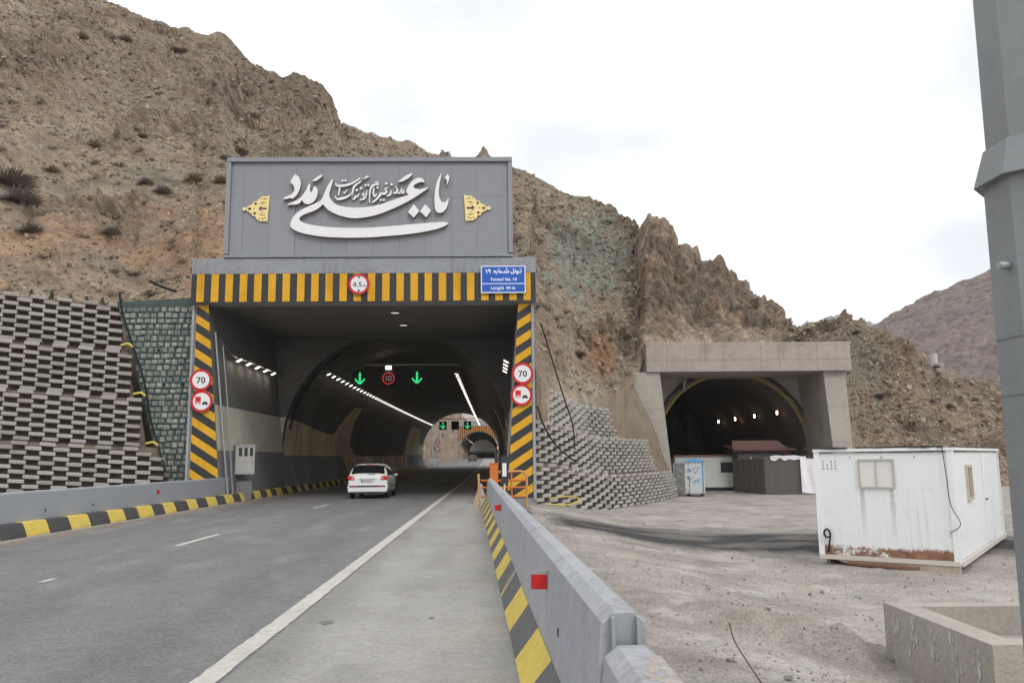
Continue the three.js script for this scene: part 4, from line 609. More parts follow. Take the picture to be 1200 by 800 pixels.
  const over = mesh('white_cloth', og, M([0.66, 0.65, 0.68], 0.9)); over.position.set(18.0, YB + 2.22, -50.5); tag(over, 'rumpled white cloth thrown over the top of the fence', 'cloth');
}

// ───────────────────────── white cabin ─────────────────────────
{
  const c = thing('site_cabin', 'white steel cabin with rust along its foot, standing in the yard', 'cabin', 8.98, -0.54, -16.15, -0.656); // own axes: x along the end wall, z away along the side
  const W = 2.62, Hc = 2.17, Lc = 7.2, rustTex = canvasTex(1024, 1024, (x) => {
    x.fillStyle = '#e6e9ea'; x.fillRect(0, 0, 1024, 1024); const id = x.getImageData(0, 0, 1024, 1024), d = id.data;
    for (let j = 0; j < 1024; j++) for (let i = 0; i < 1024; i++) { const o = (j * 1024 + i) * 4, u = i / 1024, v = j / 1024, h = 1 - v; // v runs down the wall
      const run = smooth(0.3, 0.62, nStreak(u, v * 0.05) + 0.25), edge = 0.068 + 0.06 * nBlot(u, 0.3) + 0.03 * nFine(u, v), rust = smooth(edge + 0.02, edge - 0.012, h - 0.008) * smooth(0.0, 0.3, nBlot(u, v) + 0.32 + 0.2 * nFine(v, u)), grime = 0.1 * smooth(0.15, 0.5, nBlot(u, v)) + 0.06 * run;
      let a = [1 - grime, 1 - grime * 1.05, 1 - grime * 1.2]; const rc = [0.5 + 0.4 * nBlot(v, u), 0.33 + 0.3 * nBlot(v, u) + 0.2 * nFine(u, v), 0.25 + 0.2 * nBlot(v, u)];
      for (let k = 0; k < 3; k++) d[o + k] = clamp(d[o + k] * lerp(a[k], rc[k], rust * 0.95), 0, 255); }
    x.putImageData(id, 0, 0);
    x.fillStyle = 'rgba(35,38,42,0.85)'; for (let r = 0; r < 3; r++) for (let k = 0; k < 4; k++) { const X = 40 + k * 34, Y = 70 + r * 34; if (r === 0 && k === 1) continue; x.fillRect(X, Y, 14, 5); x.fillRect(X + 4 * (k % 3), Y + 5, 5, 10); x.fillRect(X + 2, Y + 14, 12 - 3 * (r % 2), 5); } // stencilled rows
    // dust washed down below the window frame
    for (const wx of [352, 585]) for (let j = 360; j < 900; j++) { const w = 34 + 26 * nStreak(0.3, j / 1024); x.fillStyle = `rgba(120,105,88,${0.42 * (1 - (j - 360) / 540) * (0.6 + 1.2 * Math.abs(nFine(wx / 1024, j / 1024)))})`; x.fillRect(wx - w / 2 + 6 * nStreak(0.7, j / 900), j, w, 1); }
  });
  const sideTex = canvasTex(1024, 512, (x) => { x.fillStyle = '#e9eced'; x.fillRect(0, 0, 1024, 512); const id = x.getImageData(0, 0, 1024, 512), d = id.data; for (let j = 0; j < 512; j++) for (let i = 0; i < 1024; i++) { const o = (j * 1024 + i) * 4, u = i / 1024, v = j / 512, g = 0.1 * smooth(0.12, 0.5, nBlot(u, v)) + 0.08 * smooth(0.3, 0.6, nStreak(u, v * 0.05) + 0.25); for (let k = 0; k < 3; k++) d[o + k] *= 1 - g * (1 + 0.15 * k); } x.putImageData(id, 0, 0); });
  const white = M([0.8, 0.815, 0.82], 0.45), wm = M([0.97, 0.98, 0.98], 0.42, { map: rustTex }), sm = M([0.97, 0.98, 0.98], 0.42, { map: sideTex });
  const wallGrid = (len, h, ribs, turn, m, name) => { // profiled sheet: shallow ribs as geometry
    const n = ribs * 6, pos = [], uv = [], idx = []; for (let i = 0; i <= n; i++) { const u = i / n, z = 0.004 * (smooth(0.0, 0.16, (u * ribs) % 1) - smooth(0.84, 1, (u * ribs) % 1)); for (const v of [0, 1]) { pos.push(u * len, v * h, z); uv.push(u, v); } }
    for (let i = 0; i < n; i++) idx.push(2 * i, 2 * i + 2, 2 * i + 1, 2 * i + 1, 2 * i + 2, 2 * i + 3); const g = new THREE.BufferGeometry(); g.setAttribute('position', new THREE.Float32BufferAttribute(pos, 3)); g.setAttribute('uv', new THREE.Float32BufferAttribute(uv, 2)); g.setIndex(idx); g.computeVertexNormals(); const w = mesh(name, g, m, c); w.rotation.y = turn; return w;
  };
  mesh('core', uvm(box(W - 0.06, Hc - 0.06, Lc - 0.06, -W / 2, Hc / 2, -Lc / 2)), white, c);
  const e = wallGrid(W - 0.1, Hc - 0.1, 14, 0, wm, 'end_wall'); e.position.set(-W + 0.05, 0.05, 0.0); const s = wallGrid(Lc - 0.1, Hc - 0.1, 60, Math.PI / 2, sm, 'side_wall'); s.position.set(0.0, 0.05, -0.05);
  for (const [x, z] of [[-W + 0.04, 0], [-0.03, 0], [-0.03, -Lc]]) mesh('corner_post', uvm(box(0.12, Hc + 0.02, 0.12, x, Hc / 2, z - 0.035)), white, c);
  mesh('roof_edge', uvm(merge([box(W + 0.06, 0.06, 0.1, -W / 2, Hc + 0.03, 0.0), box(0.1, 0.06, Lc, 0.0, Hc + 0.03, -Lc / 2 - 0.06)])), white, c);
  const felt = []; for (let k = 0; k < 26; k++) felt.push(box(R(0.1, 0.45), R(0.02, 0.05), R(0.06, 0.14), -R(0.05, W), Hc + 0.075, R(-0.03, 0.02))); for (let k = 0; k < 50; k++) felt.push(box(R(0.05, 0.12), R(0.02, 0.05), R(0.2, 0.7), R(-0.06, 0), Hc + 0.07, -R(0.1, Lc))); mesh('roofing_felt', uvm(merge(felt)), M([0.05, 0.05, 0.05], 1), c);
  mesh('roof', uvm(box(W, 0.04, Lc, -W / 2, Hc + 0.02, -Lc / 2)), paint([0.3, 0.3, 0.3]), c);
  mesh('bottom_rail', uvm(merge([box(W + 0.02, 0.09, 0.1, -W / 2, 0.0, 0.0), box(0.1, 0.1, Lc, 0.01, -0.01, -Lc / 2 - 0.06)])), paint([0.62, 0.58, 0.52]), c);
  mesh('front_skid', uvm(poly([[-2.3, -0.05], [0, -0.05], [0, -0.24], [-0.75, -0.22], [-1.0, -0.16], [-2.1, -0.11]], 0.08, 0.01).translate(0, 0, -0.06)), raw([0.5, 0.44, 0.36]), c); mesh('rusted_skid', rod([-2.05, -0.1, 0.08], [-0.72, -0.15, 0.08], 0.06, 10), mat.rust, c); mesh('floor_frame', uvm(box(W - 0.3, 0.14, Lc - 0.3, -W / 2, -0.1, -Lc / 2)), mat.rust, c);
  for (const [x, z] of [[-2.3, -0.3], [-0.35, -0.3], [-0.35, -3.4], [-0.35, -6.8], [-2.3, -6.8]]) mesh('bearer', uvm(box(0.5, 0.2, 0.3, x, -0.16, z)), mat.concrete, c);
  const win = mesh('window', uvm(box(0.64, 0.54, 0.02, -1.4, 1.72, 0.012)), paint([0.72, 0.72, 0.7]), c); mesh('frame', uvm(merge([box(0.7, 0.025, 0.04, -1.4, 2.0, 0.03), box(0.7, 0.03, 0.05, -1.4, 1.44, 0.03), box(0.025, 0.53, 0.04, -1.737, 1.72, 0.03), box(0.025, 0.53, 0.04, -1.063, 1.72, 0.03), box(0.02, 0.53, 0.035, -1.4, 1.72, 0.025)])), paint([0.5, 0.46, 0.39]), win);
  const w2 = mesh('window', uvm(box(0.02, 0.62, 0.5, 0.012, 1.5, -1.9)), M([0.05, 0.05, 0.06], 0.1), c); mesh('frame', uvm(merge([box(0.05, 0.06, 0.66, 0.03, 1.84, -1.9), box(0.06, 0.06, 0.66, 0.03, 1.16, -1.9), box(0.05, 0.62, 0.06, 0.03, 1.5, -1.6), box(0.05, 0.62, 0.06, 0.03, 1.5, -2.2)])), paint([0.55, 0.5, 0.42]), w2); mesh('curtain', uvm(box(0.012, 0.6, 0.2, 0.024, 1.5, -2.05)), paint([0.4, 0.36, 0.3]), w2);
  const dr = mesh('door', uvm(box(0.02, 2.0, 0.85, 0.014, 1.08, -4.5)), white, c); mesh('handle', box(0.05, 0.03, 0.14, 0.05, 1.05, -4.2), mat.darkMetal, dr);
  mesh('loose_wire', tube([[-0.14, Hc + 0.05, 0.05], [-0.1, 1.6, 0.07], [-0.06, 1.1, 0.08], [0.08, 0.75, 0.1], [-0.12, 0.58, 0.08]], 0.008, 30, 5), mat.darkMetal, c);
  mesh('cable_hook', tube([[-2.44, 0.1, 0.05], [-2.4, 0.32, 0.07], [-2.38, 0.5, 0.08], [-2.44, 0.57, 0.08], [-2.5, 0.5, 0.08], [-2.46, 0.4, 0.08], [-2.38, 0.42, 0.08]], 0.02, 40, 6), mat.rubber, c);
  for (let k = 0; k < 3; k++) mesh('vent_hole', box(0.022, 0.022, 0.01, -1.9 + k * 0.62, Hc - 0.12, 0.016), mat.darkMetal, c);
}
{ // concrete pit surround in the corner
  const t = thing('concrete_box', 'open concrete box with white splashes at the picture corner', 'concrete box', 3.82, -0.72, -7.42, -0.03);
  const L = 1.9, W = 2.4, w = 0.24, h = 0.83, cm = raw([0.42, 0.395, 0.36], 0.012);
  mesh('wall', uvm(box(w, h, L, w / 2, h / 2, 0)), cm, t); mesh('wall', uvm(box(W - w - 0.004, h - 0.004, w, w + W / 2 - w / 2, h / 2 - 0.002, L / 2 - w / 2)), cm, t); mesh('wall', uvm(box(W - w - 0.004, h - 0.004, w, w + W / 2 - w / 2, h / 2 - 0.002, -L / 2 + w / 2)), cm, t); mesh('wall', uvm(box(w, h, L - 2 * w - 0.01, W - w / 2, h / 2, 0)), cm, t);
  mesh('ledge', uvm(box(W - 2 * w - 0.02, 0.3, 0.3, W / 2, h - 0.42, -L / 2 + w + 0.16)), cm, t); mesh('floor', uvm(box(W - 2 * w - 0.02, 0.1, L - 2 * w - 0.02, W / 2, 0.05, 0)), mat.soil, t);
  const sp = []; const r2 = mulberry(5); // dried plaster splashes on the long side
  for (let k = 0; k < 110; k++) { const cl = Math.floor(r2() * 5), cz = -0.7 + cl * 0.36 + 0.12 * (r2() + r2() - 1), cy = 0.45 + 0.32 * r2(), pts = [], n = 9, rr = 0.005 + 0.022 * r2() ** 2; for (let i = 0; i < n; i++) { const a = i / n * 6.283, q = rr * (0.6 + 0.7 * r2()); pts.push([cz + q * Math.cos(a), Math.min(0.82, cy + q * 2.4 * Math.sin(a))]); } sp.push(poly(pts, 0.003).rotateY(-Math.PI / 2).translate(-0.002, 0, 0)); }
  const s = mesh('plaster_splash', merge(sp), M([0.5, 0.5, 0.49], 1), t); s.userData.kind = 'stuff';
}
{ // galvanised mast close to the camera
  const t = thing('lighting_mast', 'tall octagonal galvanised mast at the picture edge', 'mast', 2.905, -0.7, -4.1);
  const seg = (y0, y1, r0, r1) => uvm(new THREE.CylinderGeometry(r1, r0, y1 - y0, 8).rotateY(Math.PI / 8).translate(0, (y0 + y1) / 2, 0).toNonIndexed()), flat = (g) => { g.computeVertexNormals(); return g; };
  const gm = M([0.29, 0.31, 0.325], 0.62, { metalness: 0.2, map: T.concrete, bumpMap: T.concreteBump, bumpScale: 0.001 });
  mesh('shaft', flat(seg(0.03, 3.66, 0.31, 0.288)), gm, t); mesh('upper_shaft', flat(seg(3.66, 12, 0.262, 0.2)), gm, t); mesh('sleeve', flat(seg(3.66, 3.86, 0.335, 0.275)), gm, t); mesh('seam_ring', flat(seg(2.83, 2.838, 0.297, 0.297)), mat.steel, t); mesh('seam_ring', flat(seg(2.54, 2.546, 0.298, 0.298)), mat.steel, t);
  mesh('bolt', rod([-0.325, 3.2, 0.05], [-0.27, 3.2, 0.05], 0.022, 8), mat.galv, t); mesh('base_plate', uvm(box(0.9, 0.05, 0.9, 0, 0, 0)), gm, t);
}

// ───────────────────────── cars ─────────────────────────
function car(label, x, y, z, body, turn) {
  const t = thing('hatchback', label, 'car', x, y, z, turn), pm = new THREE.MeshPhysicalMaterial({ roughness: 0.35, clearcoat: 0.8, clearcoatRoughness: 0.1, side: THREE.DoubleSide }); pm.color.setRGB(...body);
  const glass = M([0.012, 0.013, 0.015], 0.08), trim = M([0.025, 0.026, 0.028], 0.6);
  // stations from the tail (z = 0) to the nose: z, bottom, half width, belt height, half width of roof, top height
  const st = [[0, 0.34, 0.70, 0.80, 0.60, 0.88], [-0.03, 0.27, 0.78, 0.86, 0.66, 0.935], [-0.09, 0.25, 0.815, 0.89, 0.70, 0.965], [-0.2, 0.24, 0.825, 0.91, 0.69, 1.08], [-0.36, 0.24, 0.826, 0.915, 0.64, 1.30], [-0.5, 0.24, 0.826, 0.91, 0.60, 1.392], [-0.75, 0.24, 0.826, 0.905, 0.585, 1.42], [-1.3, 0.23, 0.826, 0.89, 0.58, 1.43], [-1.9, 0.23, 0.826, 0.87, 0.58, 1.41], [-2.3, 0.23, 0.826, 0.85, 0.6, 1.3], [-2.75, 0.23, 0.82, 0.82, 0.64, 0.98], [-3.0, 0.23, 0.81, 0.79, 0.66, 0.885], [-3.5, 0.24, 0.77, 0.7, 0.62, 0.76], [-3.75, 0.26, 0.68, 0.58, 0.55, 0.62], [-3.82, 0.3, 0.6, 0.5, 0.5, 0.54]];
  const ring = ([zz, b, w, be, wr, tp]) => { const h = [[0, b], [w * 0.8, b], [w * 0.95, b + 0.05], [w, b + 0.16], [w * 1.0, b + 0.3], [w * 0.985, be - 0.1], [w * 0.965, be], [lerp(w, wr, 0.35), lerp(be, tp, 0.4)], [lerp(w, wr, 0.8), lerp(be, tp, 0.8)], [wr * 0.93, tp - 0.035], [wr * 0.62, tp - 0.006], [0, tp]]; return h.map(([a, c]) => new THREE.Vector3(a, c, zz)); };
  const rings = st.map(ring), m = rings.length, n = 12;
  const S = (u, v, s) => { const i = Math.min(m - 2, Math.floor(u)), j = Math.min(n - 2, Math.floor(v)), a = u - i, b = v - j, p = rings[i][j].clone().lerp(rings[i][j + 1], b), q = rings[i + 1][j].clone().lerp(rings[i + 1][j + 1], b); p.lerp(q, a); p.x *= s; return p; };
  const patch = (u0, u1, v0, v1, s, nu, nv, off) => { const pos = [], idx = []; for (let i = 0; i <= nu; i++) for (let j = 0; j <= nv; j++) { const u = lerp(u0, u1, i / nu), v = lerp(v0, v1, j / nv), p = S(u, v, s), e = 0.02, du = S(Math.min(m - 1, u + e), v, s).sub(S(Math.max(0, u - e), v, s)), dv = S(u, Math.min(n - 1, v + e), s).sub(S(u, Math.max(0, v - e), s)), nn = du.cross(dv).normalize().multiplyScalar(s); if (off) p.addScaledVector(nn, off); pos.push(p.x, p.y, p.z); } for (let i = 0; i < nu; i++) for (let j = 0; j < nv; j++) { const a = i * (nv + 1) + j, b = a + nv + 1; idx.push(a, b, a + 1, b, b + 1, a + 1); } const g = new THREE.BufferGeometry(); g.setAttribute('position', new THREE.Float32BufferAttribute(pos, 3)); g.setIndex(idx); g.computeVertexNormals(); return g; };
  const cap = new THREE.ShapeGeometry(new THREE.Shape([...rings[0].map((p) => new THREE.Vector2(p.x, p.y)), ...rings[0].slice().reverse().map((p) => new THREE.Vector2(-p.x, p.y))])), A = strip(patch(0, m - 1, 0, n - 1, 1, 56, 44, 0)), B = strip(patch(0, m - 1, 0, n - 1, -1, 56, 44, 0)), C = strip(cap); C.deleteAttribute('uv');
  const bodyMesh = mesh('body', mergeGeometries([A, B, C]), pm, t);
  const rw = []; for (const s of [1, -1]) rw.push(strip(patch(2.55, 4.75, 8.45, 11, s, 10, 8, 0.008))); mesh('rear_window', mergeGeometries(rw), glass, t);
  const wsh = []; for (const s of [1, -1]) wsh.push(strip(patch(8.75, 10.2, 8.5, 11, s, 8, 8, 0.008))); mesh('windscreen', mergeGeometries(wsh), glass, t);
  for (const s of [1, -1]) { mesh('side_window', patch(4.3, 6.55, 6.25, 8.4, s, 8, 6, 0.008), glass, t); mesh('side_window', patch(6.7, 9.0, 6.2, 8.4, s, 8, 6, 0.008), glass, t); }
  const lampRed = M([0.55, 0.012, 0.015], 0.2);
  for (const s of [1, -1]) {
    const tl = mesh('tail_light', new THREE.SphereGeometry(1, 20, 12).scale(0.19, 0.1, 0.07).rotateZ(s * 0.22).translate(s * 0.66, 0.83, -0.045), lampRed, t); mesh('clear_lens', new THREE.SphereGeometry(1, 12, 8).scale(0.06, 0.035, 0.02).translate(s * 0.62, 0.82, 0.01), M([0.7, 0.5, 0.5], 0.2), tl);
    mesh('bumper_reflector', box(0.2, 0.035, 0.02, s * 0.56, 0.515, 0.045), lampRed, t); mesh('door_mirror', new THREE.SphereGeometry(1, 12, 8).scale(0.08, 0.055, 0.05).translate(s * 0.9, 0.93, -2.22), pm, t);
    mesh('door_seam', patch(6.6, 6.64, 3.2, 6.2, s, 1, 8, 0.004), trim, t); mesh('door_handle', box(0.02, 0.025, 0.14, s * 0.83, 0.8, -1.75), pm, t); mesh('sill_strip', box(0.02, 0.045, 1.9, s * 0.828, 0.5, -1.9), trim, t);
    for (const zz of [-0.66, -3.1]) { const w = new THREE.Group(); w.name = 'wheel'; w.position.set(s * 0.72, 0.29, zz); t.add(w); mesh('tyre', new THREE.TorusGeometry(0.215, 0.08, 10, 28).scale(1, 1, 1.15).rotateY(Math.PI / 2), mat.rubber, w); mesh('rim', new THREE.CylinderGeometry(0.18, 0.18, 0.12, 20).rotateZ(Math.PI / 2), metal([0.5, 0.5, 0.52], 0.35, 0.7), w); mesh('wheel_arch', new THREE.TorusGeometry(0.32, 0.02, 6, 20, Math.PI).rotateY(Math.PI / 2).translate(s * 0.105, 0.03, 0), trim, w); }
  }
  mesh('bumper', uvm(poly([[-0.76, 0.30], [0.76, 0.30], [0.79, 0.48], [0.72, 0.56], [-0.72, 0.56], [-0.79, 0.48]], 0.07, 0.03)).translate(0, 0, -0.07), pm, t); mesh('bumper_strip', uvm(box(1.46, 0.06, 0.03, 0, 0.515, 0.03)), trim, t); mesh('valance', uvm(box(1.1, 0.08, 0.1, 0, 0.26, -0.03)), trim, t);
  const pt = canvasTex(256, 56, (c) => { c.fillStyle = '#d9dadb'; c.fillRect(0, 0, 256, 56); c.fillStyle = '#1b3f8f'; c.fillRect(0, 0, 22, 56); c.fillStyle = '#3a3a3c'; for (let k = 0; k < 7; k++) c.fillRect(38 + k * 29, 14 + (k % 2) * 3, 17, 26); });
  mesh('number_plate', box(0.5, 0.11, 0.015, 0, 0.71, 0.012), M([1, 1, 1], 0.4, { map: pt }), t); mesh('plate_recess', box(0.62, 0.02, 0.025, 0, 0.785, 0.01), trim, t); mesh('brake_light', box(0.24, 0.03, 0.05, 0, 1.375, -0.42), lampRed, t); mesh('aerial', rod([0.25, 1.42, -0.62], [0.25, 1.58, -0.56], 0.012, 6), trim, t); mesh('wiper', rod([0.0, 0.99, -0.1], [0.3, 1.0, -0.1], 0.012, 5), trim, t);
  mesh('exhaust', rod([-0.46, 0.24, 0.06], [-0.46, 0.24, -0.2], 0.035, 10), mat.darkMetal, t);
  return t;
}
car('white hatchback driving into the tunnel with red tail lights', -5.16, 0.0, -34.4, [0.78, 0.79, 0.8], 0.0);
car('small dark car driving away beyond the far tunnel mouth', -4.3, roadY(172), -172, [0.03, 0.032, 0.036], 0.0);

// ───────────────────────── mountain ─────────────────────────
function knots(list) { return (x) => { if (x <= list[0][0]) return list[0].slice(1); for (let i = 1; i < list.length; i++) if (x <= list[i][0]) { const a = list[i - 1], b = list[i], t = (x - a[0]) / (b[0] - a[0]); return a.slice(1).map((v, k) => lerp(v, b[k + 1], t)); } return list[list.length - 1].slice(1); }; }
const baseK = knots([[-420, 27, 8.0], [-60, 31.0, 8.0], [0, 32.6, 7.85], [155, 35.3, 7.95], [170, 35.0, 8.1], [225, 34.2, 8.2], [232, 36, 8.5], [622, 36, 8.5], [628, 34.2, 5.2], [640, 35.2, 4.7], [700, 42, 4.1], [726, 48, 5.2], [745, 52.4, 6.6], [757, 53.5, 8.3], [986, 54.5, 8.3], [1001, 57.5, -1.2], [1400, 60, -1.2]]);
const ridgeK = knots([[-420, -190, 95], [0, -58, 100], [120, 0, 104], [150, 14, 104], [175, 25, 104], [200, 36, 105], [230, 42, 105], [258, 40, 105], [268, 48, 106], [290, 75, 106], [310, 88, 106], [335, 96, 104], [345, 90, 102], [365, 99, 101], [381, 104, 100], [390, 122, 100], [400, 147, 104], [430, 158, 106], [475, 165, 106], [500, 180, 106], [545, 186, 106], [558, 184, 104], [567, 177, 102], [578, 187, 104], [602, 197, 104], [640, 213, 100], [690, 235, 94], [720, 254, 86], [728, 255, 82], [744, 264, 76], [749, 268, 70], [755, 255, 67], [761, 248, 66], [770, 251, 65.5], [776, 255, 65], [784, 261, 65], [791, 274, 65], [794, 286, 64.5], [803, 285, 64.2], [815, 293, 64], [824, 309, 63], [834, 309, 62.5], [841, 305, 62], [847, 311, 62], [850, 318, 62.5], [862, 319, 63], [872, 330, 63], [881, 342, 63.5], [891, 344, 64], [905, 358, 65], [918, 377, 67], [926, 384, 69], [950, 387, 84], [978, 378, 90], [985, 371, 90], [996, 377, 90], [1020, 387, 88], [1046, 400, 84], [1066, 411, 82], [1085, 428, 86], [1100, 436, 92], [1140, 449, 100], [1175, 460, 108], [1400, 480, 120]]);
const G = (x, y, cx, cy, rx, ry) => Math.exp(-(((x - cx) / rx) ** 2) - (((y - cy) / ry) ** 2));
const spots = { frontRows: 0, cols: 0, pos: null, nor: null };
{
  const cols = []; for (let px = -300; px < 1340; px += px < -20 || px > 1220 ? 5 : 1.55) cols.push(px);
  const NF = 400, NB = 26, SK = 4, rows = NF + NB + SK, n = cols.length, pos = new Float32Array(n * rows * 3), uv = new Float32Array(n * rows * 2), col = new Float32Array(n * rows * 3), plate = new Float32Array(n * rows * 2), idx = [];
  const up = new THREE.Vector3();
  cols.forEach((px, i) => {
    const [bz, by] = baseK(px), [ry, rz] = ridgeK(px), top = atZ(px, ry, rz), kb = sight(px, 470), bx = eye.x + kb.x / -kb.z * bz;
    for (let jj = 0; jj < rows; jj++) {
      const j = Math.max(0, jj - SK), skirt = Math.max(0, SK - jj) / SK; // the lowest rows drop behind the walls
      let x, y, z; const s = j / (NF - 1);
      if (j < NF) { const sh = Math.sin(s * Math.PI); x = lerp(bx, top.x, s); z = lerp(bz, rz, s) - 0.0 * sh; y = lerp(by, top.y, s ** lerp(1, 1.12, smooth(600, 400, px))); }
      else { const b = (j - NF + 1) / NB, back = (px > 440 && px < 640 ? Math.max(8, 122 - rz) : 40) * b; x = top.x + top.x / rz * back; z = rz + back; y = top.y - Math.min(1.05 * back, (px > 440 && px < 640 ? top.y - 12 : 60)) * (0.35 + 0.65 * b) * b ** 0.2; }
      const py = (1 - up.set(x, y, -z).project(camera).y) * 400, crag = clamp(1.1 * G(px, py, 370, 115, 38, 32) + 0.9 * G(px, py, 40, 75, 60, 38) + 0.8 * G(px, py, 285, 112, 55, 26) + 0.7 * G(px, py, 250, 160, 30, 24) + 0.6 * G(px, py, 330, 175, 40, 16) + 1.15 * smooth(725, 750, px) * smooth(960, 900, px) * smooth(0.05, 0.4, s) + 0.8 * G(px, py, 1040, 420, 34, 44) + 0.7 * G(px, py, 985, 380, 16, 22) + 0.75 * smooth(0.1, 0.32, fbm(x * 0.06 + 7, y * 0.07, z * 0.06, 3)) * smooth(0.05, 0.2, s) + 0.6 * G(px, py, 565, 182, 12, 12) + 0.7 * G(px, py, 1080, 505, 26, 22) + 0.6 * G(px, py, 210, 70, 130, 40));
      // layered rock: strata dip to the right
      const qx = x + 1.2 * fbm(x * 0.2, y * 0.2, z * 0.2, 2), st = (y * 0.9 + qx * 0.35 - z * 0.15), edge = smooth(0, 0.035, s), dist = Math.min(1, z / 60);
      const wall = smooth(735, 752, px) * smooth(925, 890, px) * smooth(0.2, 0.5, s) * (j < NF ? 1 : 0);
      const cragTone = ridged(x * 0.16, y * 0.1, z * 0.16, 4);
      const step = (n, k) => { const q = n * k, w = Math.floor(q); return (w + smooth(0.78, 1, q - w)) / k; };
      const fract = step(fbm(x * 0.16 + 5, y * 0.07, z * 0.12, 2), 7) * 2.6 + step(fbm(x * 0.5, y * 0.2 + x * 0.06, z * 0.4 + 8, 2), 6) * 1.3;
      const ra = 1 - 0.7 * smooth(0.78, 1, s);
      let h = 0.75 * crag * fract * (1 - 0.85 * wall) * ra + 0.9 * fbm(x * 0.07, y * 0.07, z * 0.07, 3) * edge + (0.16 + 0.8 * crag * (1 - 0.75 * wall)) * ridged(x * 0.17, y * 0.12, z * 0.17, 3) + 0.75 * ridged(x * 0.13 + 0.06 * y, 7.7, x * 0.02, 2) * smooth(0.05, 0.2, s) * (1 - wall) * edge + (0.07 + 0.28 * crag * (1 - 0.8 * wall)) * ridged(x * 0.6, y * 0.42, z * 0.6, 3) + crag * 0.22 * noise3(st * 1.6, x * 0.12, z * 0.12) + wall * (0.35 + 0.65 * ra) * (-0.75 * ridged(x * 0.17 + 4, y * 0.085, z * 0.15, 1) - 0.5 * ridged(x * 0.42, y * 0.26, z * 0.4 + 3, 2) - 0.2 * ridged(x * 1.1, y * 0.8, z * 1.1, 2) + 1.1 * step(fbm(x * 0.3 + 2, y * 0.16, z * 0.3, 2), 5)) + 0.14 * wall * ridged(x * 1.9, y * 1.3, z * 1.9, 2) + (0.065 + 0.12 * crag) * noise3(x * 2.1, y * 2.1, z * 2.1) + (0.04 + 0.04 * crag) * noise3(x * 5, y * 5, z * 5);
      h *= lerp(0.35, 1, edge);
      const low = (px > 229 && px < 624) || (px > 738 && px < 992) ? by - 0.3 : -1.5; y = lerp(y, low, skirt);
      const o = (i * rows + jj) * 3, dy = 0.6, dz = 0.8; pos[o] = x + 0.25 * crag * fbm(x * 0.5, y * 0.5 + 9, z * 0.5, 2); pos[o + 1] = y + h * dy; pos[o + 2] = -(z - h * dz);
      uv[(i * rows + jj) * 2] = x; uv[(i * rows + jj) * 2 + 1] = Math.hypot(y - by, z - bz);
      plate[(i * rows + jj) * 2] = px; plate[(i * rows + jj) * 2 + 1] = py;
      // what the slope is made of
      const a = fbm(x * 0.06 + 31, y * 0.08, z * 0.06, 4), b = fbm(x * 0.25, y * 0.3 + 3, z * 0.25, 4), f = fbm(x * 1.1, y * 1.1, z * 1.1, 3), gg = fbm(x * 0.09 + 90, y * 0.1, z * 0.09, 3);
      let c = [0.27, 0.214, 0.162]; const to = (r, t) => { const k = clamp(t); c = c.map((v, w) => lerp(v, r[w], k)); };
      to([0.315, 0.26, 0.195], smooth(0, 0.5, a)); to([0.215, 0.185, 0.152], 0.95 * smooth(0.02, 0.36, b + 0.4 * crag)); to([0.215, 0.205, 0.168], 0.7 * smooth(0.1, 0.45, gg)); to([0.26, 0.195, 0.155], 0.6 * crag);
      to([0.3, 0.195, 0.12], 0.75 * smooth(0.3, 0.75, G(px, py, 235, 300, 70, 60) + 0.75 * G(px, py, 50, 290, 90, 45) + 0.9 * b) * (px < 320 ? 1 : 0)); to([0.32, 0.185, 0.1], smooth(0.4, 0.7, G(px, py, 704, 418, 20, 40) + 0.3 * b)); to([0.2, 0.235, 0.215], 0.85 * smooth(0.3, 0.8, G(px, py, 690, 300, 62, 62) + 0.5 * b)); to([0.2, 0.23, 0.2], 0.6 * smooth(0.3, 0.8, G(px, py, 1010, 420, 28, 40) + 0.5 * b));
      to([0.33, 0.285, 0.225], 0.7 * smooth(0.35, 0.8, G(px, py, 680, 455, 50, 30) + 0.3 * b)); to([0.335, 0.20, 0.125], 0.45 * G(px, py, 1055, 440, 18, 40)); to([0.2, 0.17, 0.14], 0.5 * crag * smooth(0.0, 0.6, cragTone)); to([0.3, 0.2, 0.15], 0.3 * smooth(980, 1060, px) * smooth(0, 0.4, a));
      to([0.34, 0.285, 0.235], 0.85 * wall * smooth(-0.3, 0.4, noise3(x * 0.28, y * 0.1, z * 0.2))); to([0.33, 0.235, 0.165], 0.7 * wall * clamp(G(px, py, 752, 320, 16, 60) + 0.8 * G(px, py, 845, 335, 12, 30) + 0.7 * b)); to([0.37, 0.315, 0.26], 0.8 * smooth(735, 752, px) * smooth(925, 890, px) * smooth(375, 400, py + 20 * b)); to([0.175, 0.16, 0.14], 0.65 * wall * smooth(0.05, 0.5, noise3(x * 0.22 + 50, y * 0.07, z * 0.2)));
      const tone = 1.48 * (1 + 0.5 * f + 0.4 * b); for (let k = 0; k < 3; k++) col[o + k] = c[k] * tone * [1.0, 0.965, 0.925][k];
    }
  });
  for (let i = 0; i < n - 1; i++) for (let j = 0; j < rows - 1; j++) { const a = i * rows + j, b = a + rows; idx.push(a, b, a + 1, b, b + 1, a + 1); }
  const g = new THREE.BufferGeometry(); g.setAttribute('position', new THREE.BufferAttribute(pos, 3)); g.setAttribute('uv', new THREE.BufferAttribute(uv, 2)); g.setAttribute('color', new THREE.BufferAttribute(col, 3)); g.setIndex(idx); g.computeVertexNormals();
  tag(mesh('mountain', g, M([1, 1, 1], 1, { vertexColors: true, map: T.rock, bumpMap: T.rockBump, bumpScale: 0.11 })), 'steep brown rocky mountainside that the tunnels pierce', 'mountain', null, 'structure');
